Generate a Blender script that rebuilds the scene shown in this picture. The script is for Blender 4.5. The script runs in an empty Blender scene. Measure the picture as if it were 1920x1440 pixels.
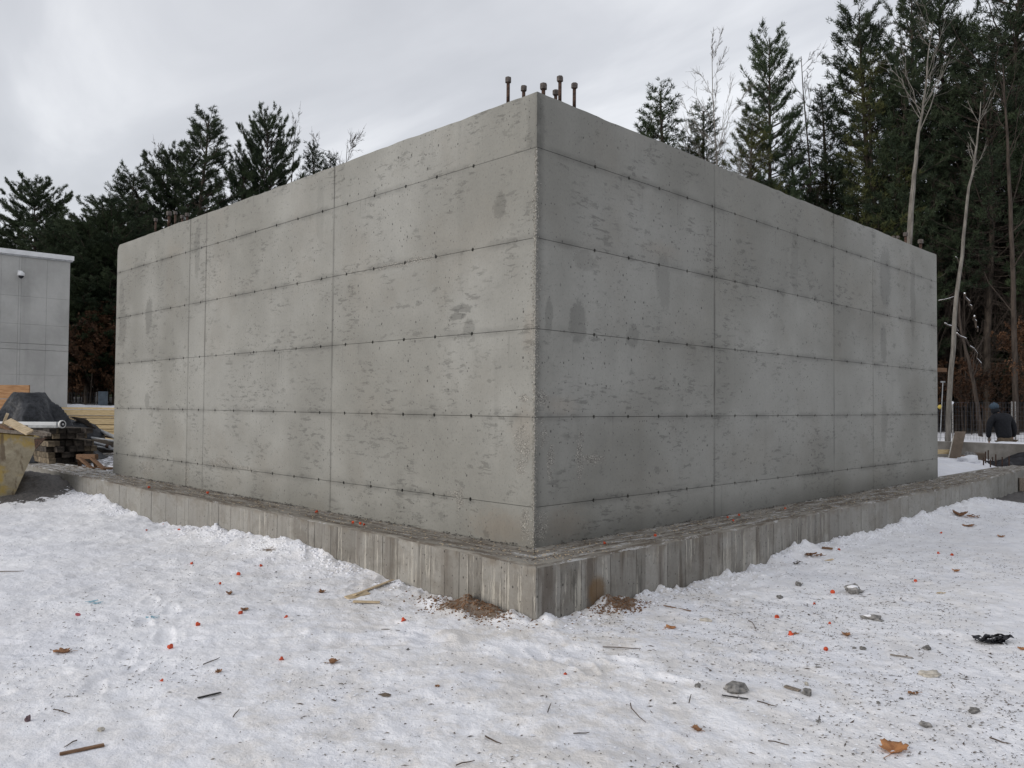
import bpy, bmesh, math, random
import numpy as np
from mathutils import Vector, Matrix, Euler, noise as mnoise

S = bpy.context.scene
C = S.collection
random.seed(7)

# ------------------------------------------------------------------ camera, sky, sun, exposure
CAM = np.array([-5.1155, -4.8256, 1.2476])
FW = np.array([0.70751734, 0.70619195, 0.02668592])
RT = np.array([0.70627112, -0.70789688, 0.00794482])
UP = np.array([-0.02450145, -0.0132264, 0.9996123])
FPX = 1520.85
cd = bpy.data.cameras.new('camera')
cam = bpy.data.objects.new('camera', cd); C.objects.link(cam)
cam.matrix_world = Matrix(((RT[0], UP[0], -FW[0], CAM[0]), (RT[1], UP[1], -FW[1], CAM[1]),
                           (RT[2], UP[2], -FW[2], CAM[2]), (0, 0, 0, 1)))
cd.sensor_width = 36.0
cd.lens = FPX / 1920 * 36
cd.clip_start = 0.05
cd.clip_end = 2000
S.camera = cam
S.view_settings.view_transform = 'Standard'
S.view_settings.look = 'None'
S.view_settings.gamma = 1
S.view_settings.use_curve_mapping = False
S.view_settings.exposure = 0.0
SUN_EL, SUN_AZ = math.radians(16), math.radians(164)      # direction towards the sun, azimuth from +X
SKY_STRENGTH = 0.1
wd = bpy.data.worlds.new('World'); S.world = wd; wd.use_nodes = True
wn = wd.node_tree; wn.nodes.clear()
def wnode(t): return wn.nodes.new(t)
out = wnode('ShaderNodeOutputWorld'); bg = wnode('ShaderNodeBackground'); bg.inputs[1].default_value = SKY_STRENGTH
sky = wnode('ShaderNodeTexSky'); sky.sky_type = 'NISHITA'; sky.sun_disc = False
sky.sun_elevation = SUN_EL; sky.sun_rotation = math.pi / 2 - SUN_AZ
tc = wnode('ShaderNodeTexCoord'); sp = wnode('ShaderNodeSeparateXYZ'); wn.links.new(tc.outputs['Generated'], sp.inputs[0])
ad = wnode('ShaderNodeMath'); ad.operation = 'ADD'; ad.inputs[1].default_value = 0.32; wn.links.new(sp.outputs[2], ad.inputs[0])
mx = wnode('ShaderNodeMath'); mx.operation = 'MAXIMUM'; mx.inputs[1].default_value = 0.12; wn.links.new(ad.outputs[0], mx.inputs[0])
dx = wnode('ShaderNodeMath'); dx.operation = 'DIVIDE'; wn.links.new(sp.outputs[0], dx.inputs[0]); wn.links.new(mx.outputs[0], dx.inputs[1])
dy = wnode('ShaderNodeMath'); dy.operation = 'DIVIDE'; wn.links.new(sp.outputs[1], dy.inputs[0]); wn.links.new(mx.outputs[0], dy.inputs[1])
cb = wnode('ShaderNodeCombineXYZ'); wn.links.new(dx.outputs[0], cb.inputs[0]); wn.links.new(dy.outputs[0], cb.inputs[1])
mp = wnode('ShaderNodeMapping'); mp.inputs['Rotation'].default_value = (0, 0, math.radians(45)); mp.inputs['Scale'].default_value = (1.7, 0.75, 1)
wn.links.new(cb.outputs[0], mp.inputs[0])
nz = wnode('ShaderNodeTexNoise'); nz.inputs['Scale'].default_value = 1.6; nz.inputs['Detail'].default_value = 7; nz.inputs['Roughness'].default_value = 0.5
nz.inputs['Distortion'].default_value = 0.6
wn.links.new(mp.outputs[0], nz.inputs['Vector'])
cr = wnode('ShaderNodeValToRGB'); e = cr.color_ramp.elements
e[0].position = 0.26; e[0].color = (0.69, 0.695, 0.73, 1); e[1].position = 0.72; e[1].color = (1.22, 1.22, 1.24, 1)
m_ = cr.color_ramp.elements.new(0.5); m_.color = (0.87, 0.875, 0.91, 1)
wn.links.new(nz.outputs['Fac'], cr.inputs[0])
ml = wnode('ShaderNodeVectorMath'); ml.operation = 'SCALE'; ml.inputs['Scale'].default_value = 10.0; wn.links.new(cr.outputs[0], ml.inputs[0])
mix = wnode('ShaderNodeMix'); mix.data_type = 'RGBA'; mix.inputs[0].default_value = 0.72
wn.links.new(sky.outputs[0], mix.inputs[6]); wn.links.new(ml.outputs[0], mix.inputs[7])
wn.links.new(mix.outputs[2], bg.inputs[0]); wn.links.new(bg.outputs[0], out.inputs[0])
sd = bpy.data.lights.new('sun', 'SUN'); sd.energy = 1.5; sd.angle = math.radians(40); sd.color = (1.0, 0.96, 0.90)
sun = bpy.data.objects.new('sun', sd); C.objects.link(sun)
sdir = Vector((math.cos(SUN_EL) * math.cos(SUN_AZ), math.cos(SUN_EL) * math.sin(SUN_AZ), math.sin(SUN_EL)))
sun.rotation_euler = sdir.to_track_quat('Z', 'Y').to_euler(); sun.location = (-20, 5, 20)

# ------------------------------------------------------------------ geometry of the photograph
def ray(px, py):
    return FW + RT * (px - 960) / FPX + UP * (720 - py) / FPX
def at(px, py, Z):
    return CAM + ray(px, py) * Z
def hit(px, py, ax, v):
    d = ray(px, py); t = (v - CAM[ax]) / d[ax]
    return CAM + t * d

# value noise in numpy
_T = np.random.RandomState(3).rand(512, 512) * 2 - 1
def vnoise(x, y):
    x = np.asarray(x, float); y = np.asarray(y, float)
    xi = np.floor(x).astype(int); yi = np.floor(y).astype(int)
    fx = x - xi; fy = y - yi
    fx = fx * fx * (3 - 2 * fx); fy = fy * fy * (3 - 2 * fy)
    a = _T[yi & 511, xi & 511]; b = _T[yi & 511, (xi + 1) & 511]
    c = _T[(yi + 1) & 511, xi & 511]; d = _T[(yi + 1) & 511, (xi + 1) & 511]
    return (a * (1 - fx) + b * fx) * (1 - fy) + (c * (1 - fx) + d * fx) * fy
def fbm(x, y, o=4, g=0.5):
    s = 0; a = 1.0; f = 1.0; n = 0
    for i in range(o):
        cs, sn = math.cos(i * 1.3 + .4), math.sin(i * 1.3 + .4)
        s = s + a * vnoise((x * cs - y * sn) * f + 17.3 * i, (x * sn + y * cs) * f + 5.1 * i)
        n += a; a *= g; f *= 2.03
    return s / n
def sst(a, b, x):
    t = np.clip((x - a) / (b - a), 0, 1); return t * t * (3 - 2 * t)
def rdg(x, y, o=3):
    return 1 - np.abs(fbm(x, y, o)) * 2.2

LEFT_Y = [-0.51, 0, 1.5, 4, 7.2, 11, 13.6, 20]
LEFT_X = [-0.508, -0.49, -0.445, -0.45, -0.53, -0.53, -0.49, -0.49]
RIGHT_X = [-0.51, 1.3, 3.0, 5.0, 8.3, 11, 14, 16.5, 20]
RIGHT_Y = [-0.508, -0.54, -0.585, -0.57, -0.63, -0.56, -0.41, -0.33, -0.33]
def xf(y): return np.interp(y, LEFT_Y, LEFT_X)
def yf(x): return np.interp(x, RIGHT_X, RIGHT_Y)
BL = np.array([(-0.5, -.42), (0.3, -.435), (.95, -.425), (1.4, -.40), (1.8, -.37), (2.27, -.34), (2.67, -.30), (3.1, -.235), (3.5, -.27), (4.06, -.30),
      (5.2, -.33), (6.15, -.42), (6.9, -.43), (7.9, -.36), (9.0, -.26), (9.8, -.31), (10.9, -.36), (13, -.40), (40, -.43)])
BR = np.array([(-0.5, -.42), (.04, -.45), (.46, -.435), (.92, -.40), (1.57, -.43), (2.2, -.43), (3.05, -.42), (3.35, -.30), (4.5, -.36), (6, -.38), (7.6, -.31),
      (10.1, -.27), (11, -.32), (12, -.42), (40, -.44)])
GZ = -0.43
_pr = random.Random(12); PRINTS = []
for _w in range(15):
    _s, _Z, _a = _pr.uniform(-.5, .5), _pr.uniform(4, 9), _pr.uniform(0, 6.28)
    _x, _y = CAM[0] + FW[0] * _Z + RT[0] * _s * _Z, CAM[1] + FW[1] * _Z + RT[1] * _s * _Z
    for _i in range(7):
        _h = (-1) ** _i * .09; PRINTS.append((_x - math.sin(_a) * _h, _y + math.cos(_a) * _h, _a + _pr.uniform(-.2, .2), _pr.uniform(.008, .020)))
        _x += math.cos(_a) * .36; _y += math.sin(_a) * .36; _a += _pr.uniform(-.2, .2)
PRINTS = [q for q in PRINTS if (q[0] < -.75 or q[1] < -.8)]
def H(x, y, fine=True):
    x = np.asarray(x, float); y = np.asarray(y, float)
    Z = (x - CAM[0]) * FW[0] + (y - CAM[1]) * FW[1]
    # distance to the footing faces from outside
    dl = np.where(y > -0.5, xf(y) - x, np.hypot(xf(-.5) - x, -.5 - y)); dl = np.where(y > 13.6, 9, dl)
    dr = np.where(x > -0.5, yf(x) - y, np.hypot(-.5 - x, yf(-.5) - y))
    el = np.interp(y + .06 * vnoise(y * 7, y * 0), BL[:, 0], BL[:, 1]) - GZ
    er = np.interp(x + .06 * vnoise(x * 7, x * 0 + 9), BR[:, 0], BR[:, 1]) - GZ
    def fall(d): return np.exp(-np.abs(np.clip(d, 0, 9) / .42) ** 1.3)
    bank = np.where((dl > -.2) & (dl < 3), el * fall(dl), 0) + np.where((dr > -.2) & (dr < 3) & (y < 0), er * fall(dr), 0)
    near = np.clip(np.maximum(np.where(dl < 3, np.exp(-np.abs(dl) / .22), 0), np.where(dr < 3, np.exp(-np.abs(dr) / .22), 0)), 0, 1)
    z = GZ + bank + 0.0 * x
    inside = sst(-.32, -.12, np.minimum(x, y)) 
    inside = np.where(y > 13.6, sst(-1.6, -.2, x), inside)
    zin = -0.03 + .03 * fbm(x * .8, y * .8, 3) + .11 * sst(.1, .9, y) * sst(10.2, 11.5, x) * (1 - sst(16.4, 16.7, x))
    z = z * (1 - inside) + zin * inside
    # trench where the worker stands, then the rise to the forest edge
    tr = sst(16.9, 17.4, x) * (1 - sst(7, 9, y))
    z = z - tr * .36
    side = (x - CAM[0]) * RT[0] + (y - CAM[1]) * RT[1]
    crest = (1.14 - .44 * sst(-4, 6, side)) * sst(21.3, 25.4, Z) + .035 * np.clip(Z - 25, 0, 60) * .35
    z = z + crest + np.where(Z > 21, .10 * sst(21, 24, Z) * fbm(x * 1.3, y * 1.3, 4), 0)
    if fine:
        z = z + .022 * fbm(x * .9 + 4, y * .9, 2) * (Z < 18)
        z = z + .015 * fbm(x * 4, y * 4, 3) + .0085 * fbm(x * 13, y * 13, 3)
        left = sst(3.2, 9, y - x)
        z = z + left * .02 * fbm(x * 3.1 + 8, y * 3.1, 3)
        ch = np.clip(fbm(x * 9 + 3, y * 9, 3) + .05, 0, 1)
        z = z + near * (.075 * ch + .04 * fbm(x * 5, y * 5, 3)) * (1 - inside)
        # trodden prints
        for (fx, fy, fa, fd) in PRINTS:
            ca, sa = math.cos(fa), math.sin(fa); a_ = ((x - fx) * ca + (y - fy) * sa) / .15; b_ = (-(x - fx) * sa + (y - fy) * ca) / (.055 - .012 * np.clip(a_, -1, 1)); q_ = a_ ** 4 + b_ ** 4
            z = z - fd * np.exp(-q_) + fd * .45 * np.exp(-((q_ ** .25 - 1.25) / .28) ** 2)
        pr = np.clip(fbm(x * 2.6 + 31, y * 2.6 + 7, 2) - .25, 0, 1)
        z = z - .045 * pr * (Z < 20)
    # mud heap by the footing, sand heap by the corner
    mh = np.exp(-(((x + 1.05) / .75) ** 2 + ((y - 11.3) / 1.0) ** 2) ** 1.1)
    z = z + .42 * mh * (1 + .25 * fbm(x * 6, y * 6, 3)) * (1 - inside)
    s1 = np.exp(-(((x + .60) / .16) ** 2 + ((y - .12) / .30) ** 2)); s2 = np.exp(-(((x - .30) / .25) ** 2 + ((y + .62) / .13) ** 2))
    z = z + (.07 * s1 + .075 * s2) * (1 + .5 * fbm(x * 12, y * 12, 2))
    return z
def ground(px, py, z0=-0.43):
    d = ray(px, py); P = hit(px, py, 2, z0)
    for _ in range(12):
        z = float(H(P[0], P[1])); t = (z - CAM[2]) / d[2]; P = CAM + d * t
    return P

# ------------------------------------------------------------------ materials
MATS = {}
class NT:
    def __init__(s, name):
        s.m = bpy.data.materials.new(name); s.m.use_nodes = True; s.t = s.m.node_tree
        s.b = s.t.nodes['Principled BSDF']; s.b.inputs['Roughness'].default_value = .85
        s.b.inputs['Specular IOR Level'].default_value = .25
    def n(s, t): return s.t.nodes.new(t)
    def l(s, a, b):
        if isinstance(a, (int, float)): b.default_value = a
        elif isinstance(a, (tuple, list)):
            b.default_value = tuple(a) + ((1,) if len(a) == 3 and b.type == 'RGBA' else ())
        else: s.t.links.new(a, b)
    def m2(s, op, a, b=None, c=None, clamp=False):
        n = s.n('ShaderNodeMath'); n.operation = op; n.use_clamp = clamp
        s.l(a, n.inputs[0])
        if b is not None: s.l(b, n.inputs[1])
        if c is not None: s.l(c, n.inputs[2])
        return n.outputs[0]
    def vm(s, op, a, b=None):
        n = s.n('ShaderNodeVectorMath'); n.operation = op; s.l(a, n.inputs[0])
        if b is not None: s.l(b, n.inputs[1])
        return n.outputs['Value'] if op in ('LENGTH', 'DOT_PRODUCT') else n.outputs[0]
    def mr(s, v, a, b, c=0., d=1., smooth=True):
        n = s.n('ShaderNodeMapRange'); n.interpolation_type = 'SMOOTHSTEP' if smooth else 'LINEAR'
        s.l(v, n.inputs[0])
        for i, q in enumerate((a, b, c, d)): s.l(q, n.inputs[1 + i])
        return n.outputs[0]
    def noise(s, v, scale, detail=3, rough=.5, dist=0.):
        n = s.n('ShaderNodeTexNoise'); s.l(v, n.inputs['Vector']); n.inputs['Scale'].default_value = scale
        n.inputs['Detail'].default_value = detail; n.inputs['Roughness'].default_value = rough; n.inputs['Distortion'].default_value = dist
        return n.outputs['Fac']
    def vor(s, v, scale, feature='F1'):
        n = s.n('ShaderNodeTexVoronoi'); n.feature = feature; s.l(v, n.inputs['Vector']); n.inputs['Scale'].default_value = scale
        return n.outputs['Distance'], (n.outputs['Color'] if feature == 'F1' else None)
    def mix(s, f, a, b, mode='MIX'):
        n = s.n('ShaderNodeMix'); n.data_type = 'RGBA'; n.blend_type = mode
        s.l(f, n.inputs[0]); s.l(a, n.inputs[6]); s.l(b, n.inputs[7]); return n.outputs[2]
    def pos(s): return s.n('ShaderNodeNewGeometry').outputs['Position']
    def obj(s): return s.n('ShaderNodeTexCoord').outputs['Object']
    def rnd(s): return s.n('ShaderNodeObjectInfo').outputs['Random']
    def attr(s, name):
        n = s.n('ShaderNodeAttribute'); n.attribute_name = name; return n.outputs['Fac']
    def xyz(s, v):
        n = s.n('ShaderNodeSeparateXYZ'); s.l(v, n.inputs[0]); return n.outputs
    def comb(s, x, y, z):
        n = s.n('ShaderNodeCombineXYZ'); s.l(x, n.inputs[0]); s.l(y, n.inputs[1]); s.l(z, n.inputs[2]); return n.outputs[0]
    def bump(s, h, strength=.5, dist=.01, prev=None):
        n = s.n('ShaderNodeBump'); n.inputs['Strength'].default_value = strength; n.inputs['Distance'].default_value = dist
        s.l(h, n.inputs['Height'])
        if prev is not None: s.l(prev, n.inputs['Normal'])
        return n.outputs[0]
    def done(s, col=None, nrm=None, rough=None):
        if col is not None: s.l(col, s.b.inputs['Base Color'])
        if nrm is not None: s.l(nrm, s.b.inputs['Normal'])
        if rough is not None: s.l(rough, s.b.inputs['Roughness'])
        return s.m

def simple(name, c, rough=.8, var=.25, scale=8, c2=None, bumpd=.004, bs=.5, metal=0, bscale=None, stretch=None, rv=0.):
    k = NT(name); v = k.obj()
    if stretch: v = k.vm('MULTIPLY', v, stretch)
    n = k.noise(v, scale, 5, .6)
    lo = tuple(q * (1 - var) for q in c); hi = c2 or tuple(min(1, q * (1 + var)) for q in c)
    col = k.mix(k.mr(n, .3, .7), lo, hi)
    if rv: col = k.mix(1.0, col, k.mix(k.rnd(), (1 - rv,) * 3, (1 + rv,) * 3), 'MULTIPLY')
    k.b.inputs['Metallic'].default_value = metal
    m = k.done(col, k.bump(k.noise(v, bscale or scale * 4, 4, .6), bs, bumpd), rough)
    MATS[name] = m; return m

# --- the block's concrete: marks stand at fixed places of the two faces; u = x - y runs from the left end (-10) to the right end (+10.4)
def W(px, py, face):
    P = hit(px, py, 0 if face == 'L' else 1, 0.0); return (P[0] - P[1] if face == 'R' else -P[1], P[2])
DAMP = [(935, 385, 'L', .10, .14, .5), (279, 592, 'L', .17, .33, .6), (230, 612, 'L', .20, .4, .45), (228, 548, 'L', .12, .3, .35), (276, 752, 'L', .12, .17, .5), (866, 578, 'L', .16, .05, .7), (858, 594, 'L', .11, .04, .7),
        (878, 616, 'L', .09, .10, .45), (1085, 600, 'R', .15, .22, .6), (1028, 592, 'R', .08, .2, .5), (1186, 628, 'R', .11, .13, .5), (1245, 530, 'R', .14, .35, .35), (1100, 490, 'R', .2, .12, .35),
        (1660, 520, 'R', .28, .55, .45), (1712, 560, 'R', .14, .8, .4), (1657, 645, 'R', .16, .35, .5), (1658, 800, 'R', .14, .45, .35), (1490, 500, 'R', .12, .6, .25), (1005, 225, 'R', .15, .35, .35), (370, 470, 'L', .12, .45, .4), (600, 400, 'L', .1, .5, .2)]
SCAB = [(1090, 385, 'R', .15, .35), (1190, 405, 'R', .2, .3), (1305, 425, 'R', .35, .2), (860, 600, 'L', .3, .25), (855, 690, 'L', .35, .3), (540, 640, 'L', .8, .3), (470, 740, 'L', 1.1, .3), (380, 500, 'L', .25, .8), (1370, 545, 'R', .4, .2),
        (1370, 600, 'R', .3, .3), (1240, 800, 'R', .25, .1), (700, 830, 'L', .9, .25), (680, 500, 'L', .8, .12), (385, 860, 'L', .2, .8)]
HONEY = [(1012, 748, 'R', .16, .09), (1015, 815, 'R', .12, .14), (1088, 850, 'R', .08, .32), (1112, 862, 'R', .22, .06), (1035, 870, 'R', .06, .2), (1015, 985, 'R', .13, .15), (985, 748, 'L', .14, .05), (978, 845, 'L', .12, .28),
         (862, 945, 'L', .08, .2), (848, 925, 'L', .13, .05), (985, 990, 'L', .08, .25), (410, 868, 'L', .42, .09), (275, 880, 'L', .34, .18), (352, 890, 'L', .12, .2), (460, 878, 'L', .5, .04), (760, 493, 'L', .75, .035)]
BROWN = [(935, 990, 'L', .55, .22, .8), (1060, 985, 'R', .5, .25, .7), (985, 800, 'L', .25, .3, .5), (1050, 760, 'R', .35, .12, .5), (995, 620, 'L', .12, .35, .45), (1240, 470, 'R', .5, .15, .4), (330, 470, 'L', .5, .15, .3)]
def wall_material(name='cast_concrete'):
    k = NT(name); p = k.pos(); x, y, z = k.xyz(p)
    u = k.m2('SUBTRACT', x, y)
    P = k.comb(u, 0., z)
    D = k.vm('SUBTRACT', k.vm('MULTIPLY', k.comb(k.noise(P, 3.2, 4), 0., k.noise(k.vm('ADD', P, (7, 0, 3)), 3.2, 4)), (.20, 0, .12)), (.10, 0, .06))
    Q = k.vm('ADD', P, D)
    big = k.noise(P, .42, 3, .5); mid = k.noise(P, 1.7, 5, .6); fine = k.noise(p, 38, 4, .7); sm = k.noise(P, 7, 5, .65)
    col = k.mix(k.mr(big, .36, .64), (.212, .208, .188), (.280, .277, .257))
    col = k.mix(k.mr(k.noise(k.vm('ADD', P, (13, 0, 4)), .8, 5, .6), .48, .70, 0., .35), col, (.212, .196, .168))
    t = k.m2('MULTIPLY_ADD', mid, .26, .87)
    t = k.m2('MULTIPLY', t, k.m2('MULTIPLY_ADD', sm, .30, .85))
    t = k.m2('MULTIPLY', t, k.m2('MULTIPLY_ADD', fine, .24, .88))
    t = k.m2('MULTIPLY', t, k.mr(k.noise(k.vm('MULTIPLY', p, (1, 1, .7)), 55, 4, .65), .58, .68, 1., .74))
    # vertical weather streaks
    vs = k.noise(k.vm('MULTIPLY', P, (5.5, 1, .45)), 1, 4, .55)
    t = k.m2('MULTIPLY', t, k.mr(vs, .58, .80, 1., .92))
    t = k.m2('MULTIPLY', t, k.m2('MULTIPLY_ADD', k.rnd(), .12, .94))
    rag = k.m2('MULTIPLY_ADD', k.noise(k.vm('MULTIPLY', P, (1, 1, 1.6)), 13, 6, .75), 1.5, -.75)
    def blobs(lst, soft=.55):
        acc = None
        for b in lst:
            uu, zz = W(b[0], b[1], b[2]); wt = b[5] if len(b) > 5 else 1.0
            d = k.vm('LENGTH', k.vm('MULTIPLY', k.vm('SUBTRACT', Q, (uu, 0, zz)), (1 / b[3], 0, 1 / b[4])))
            m = k.mr(k.m2('ADD', d, rag), 1.0, soft, 0., wt)
            acc = m if acc is None else k.m2('MAXIMUM', acc, m)
        return acc
    damp = blobs(DAMP, .70)
    t = k.m2('MULTIPLY', t, k.m2('MULTIPLY_ADD', damp, -.46, 1.))
    # scabs: thin torn marks that lie along the boards, in patches
    sc = k.noise(k.vm('MULTIPLY', P, (5.5, 1, 22)), 1, 7, .72, .0)
    patch = k.mr(k.noise(k.vm('MULTIPLY', P, (1.5, 1, 1.9)), 1, 3), .50, .60)
    patch = k.m2('MAXIMUM', patch, blobs(SCAB, .4))
    scab = k.m2('MULTIPLY', k.mr(sc, .545, .575), patch)
    sc2 = k.noise(k.vm('MULTIPLY', P, (4.5, 1, 9)), 1, 6, .72, .0)
    spots = k.m2('MULTIPLY', k.mr(sc2, .585, .61), k.mr(k.noise(k.vm('ADD', P, (3, 0, 9)), 1.1, 2), .44, .56))
    mark = k.m2('MAXIMUM', scab, k.m2('MULTIPLY', spots, .8))
    t = k.m2('MULTIPLY', t, k.m2('MULTIPLY_ADD', mark, -.30, 1.))
    # bug holes
    def pits(scale, r, chance, off):
        n_ = k.n('ShaderNodeTexVoronoi'); n_.voronoi_dimensions = '2D'; k.l(k.comb(k.m2('ADD', u, off[0]), k.m2('MULTIPLY', z, .72), 0.), n_.inputs['Vector']); n_.inputs['Scale'].default_value = scale
        c_ = k.xyz(n_.outputs['Color']); rr_ = k.m2('MULTIPLY', k.m2('MULTIPLY_ADD', c_[1], .8, .4), r)
        return k.m2('MULTIPLY', k.m2('LESS_THAN', n_.outputs['Distance'], rr_), k.m2('LESS_THAN', c_[0], chance))
    pit = k.m2('MAXIMUM', pits(6.5, .055, .60, (0, 0, 0)), pits(15, .075, .50, (3.3, 1.1, 2.7)))
    pit = k.m2('MULTIPLY', pit, k.mr(k.noise(k.vm('ADD', P, (1, 0, 5)), .9, 3), .42, .52))
    # joint halos: stain above and below every form joint
    acc = None
    wob = k.m2('MULTIPLY_ADD', k.noise(P, 9, 4, .6), .05, -.025)
    zz_ = k.m2('ADD', z, wob)
    for j in (0.37, 1.15, 1.92, 2.715, 3.51):
        d = k.m2('ABSOLUTE', k.m2('SUBTRACT', zz_, j)); acc = d if acc is None else k.m2('MINIMUM', acc, d)
    jn = k.mr(k.noise(k.vm('MULTIPLY', P, (1.6, 1, .8)), 1, 3), .4, .62)
    halo = k.m2('MULTIPLY', k.mr(acc, .07, .0), jn)
    t = k.m2('MULTIPLY', t, k.m2('MULTIPLY_ADD', halo, -.27, 1.))
    av = None
    wu = k.m2('MULTIPLY_ADD', sm, .03, k.m2('SUBTRACT', u, .015))
    for j in (-3.2, -6.53, -7.08, 2.94, 6.1, 7.5):
        d = k.m2('ABSOLUTE', k.m2('SUBTRACT', wu, j)); av = d if av is None else k.m2('MINIMUM', av, d)
    t = k.m2('MULTIPLY', t, k.m2('SUBTRACT', 1., k.m2('MULTIPLY', k.mr(av, .035, .004), k.mr(k.noise(k.vm('MULTIPLY', P, (1, 1, 1.2)), 1, 4), .38, .6, .06, .32))))
    bl = None
    for j in (1.15, 1.92, 2.715, 3.51, 4.0):
        d = k.m2('SUBTRACT', j, z); d = k.m2('MULTIPLY', k.mr(d, .42, .0), k.m2('GREATER_THAN', d, 0.)); bl = d if bl is None else k.m2('MAXIMUM', bl, d)
    dn = k.m2('MULTIPLY', k.mr(k.noise(k.vm('MULTIPLY', P, (17, 1, .8)), 1, 5, .6), .58, .68), k.mr(k.noise(k.vm('MULTIPLY', k.vm('ADD', P, (5, 0, 8)), (1.1, 1, .9)), 1, 2), .46, .60))
    t = k.m2('MULTIPLY', t, k.m2('MULTIPLY_ADD', k.m2('MULTIPLY', dn, bl), -.22, 1.))
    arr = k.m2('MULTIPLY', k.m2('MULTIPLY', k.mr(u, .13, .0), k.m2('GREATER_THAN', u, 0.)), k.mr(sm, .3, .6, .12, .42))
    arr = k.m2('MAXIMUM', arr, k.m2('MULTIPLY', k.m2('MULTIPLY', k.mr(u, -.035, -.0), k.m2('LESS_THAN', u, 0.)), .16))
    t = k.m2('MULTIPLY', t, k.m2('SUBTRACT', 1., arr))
    base = k.m2('MAXIMUM', k.m2('MULTIPLY', k.mr(zz_, .34, -.02), k.m2('MULTIPLY', k.mr(u, -1.5, 1.5, .14, .34), 1.)), k.m2('MULTIPLY', k.mr(zz_, .045, .0), .45))  # damp darker foot; crevice shade along the lowest line is put into the colour
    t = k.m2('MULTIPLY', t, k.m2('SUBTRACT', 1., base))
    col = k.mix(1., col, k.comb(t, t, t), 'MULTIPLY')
    col = k.mix(k.m2('MULTIPLY', blobs(BROWN, .1), .55), col, k.mix(1., col, (1.02, .86, .74), 'MULTIPLY'))
    # honeycomb
    hm = blobs(HONEY, .55)
    hm = k.m2('MULTIPLY', hm, k.mr(sm, .42, .52))
    hd, hc = k.vor(p, 62)
    he, _ = k.vor(p, 62, 'DISTANCE_TO_EDGE')
    hcol = k.mix(k.mr(he, .02, .16), (.07, .066, .06), k.mix(k.xyz(hc)[0], (.26, .245, .22), (.50, .48, .43)))
    col = k.mix(k.m2('MULTIPLY', hm, .62), col, hcol)
    col = k.mix(k.m2('MULTIPLY', pit, .82), col, (.055, .052, .048))
    h = k.m2('MULTIPLY_ADD', k.noise(P, 1.3, 2), .9, k.m2('MULTIPLY', sm, .12))
    n1 = k.bump(h, .35, .02)
    h2 = k.m2('SUBTRACT', k.m2('SUBTRACT', k.m2('MULTIPLY', fine, .18), pit), k.m2('MULTIPLY', mark, .3))
    h2 = k.m2('ADD', h2, k.m2('MULTIPLY', hm, k.mr(he, .0, .25)))
    n2 = k.bump(h2, .55, .006, n1)
    return k.done(col, n2, k.mr(sm, .3, .7, .72, .92))

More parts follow.
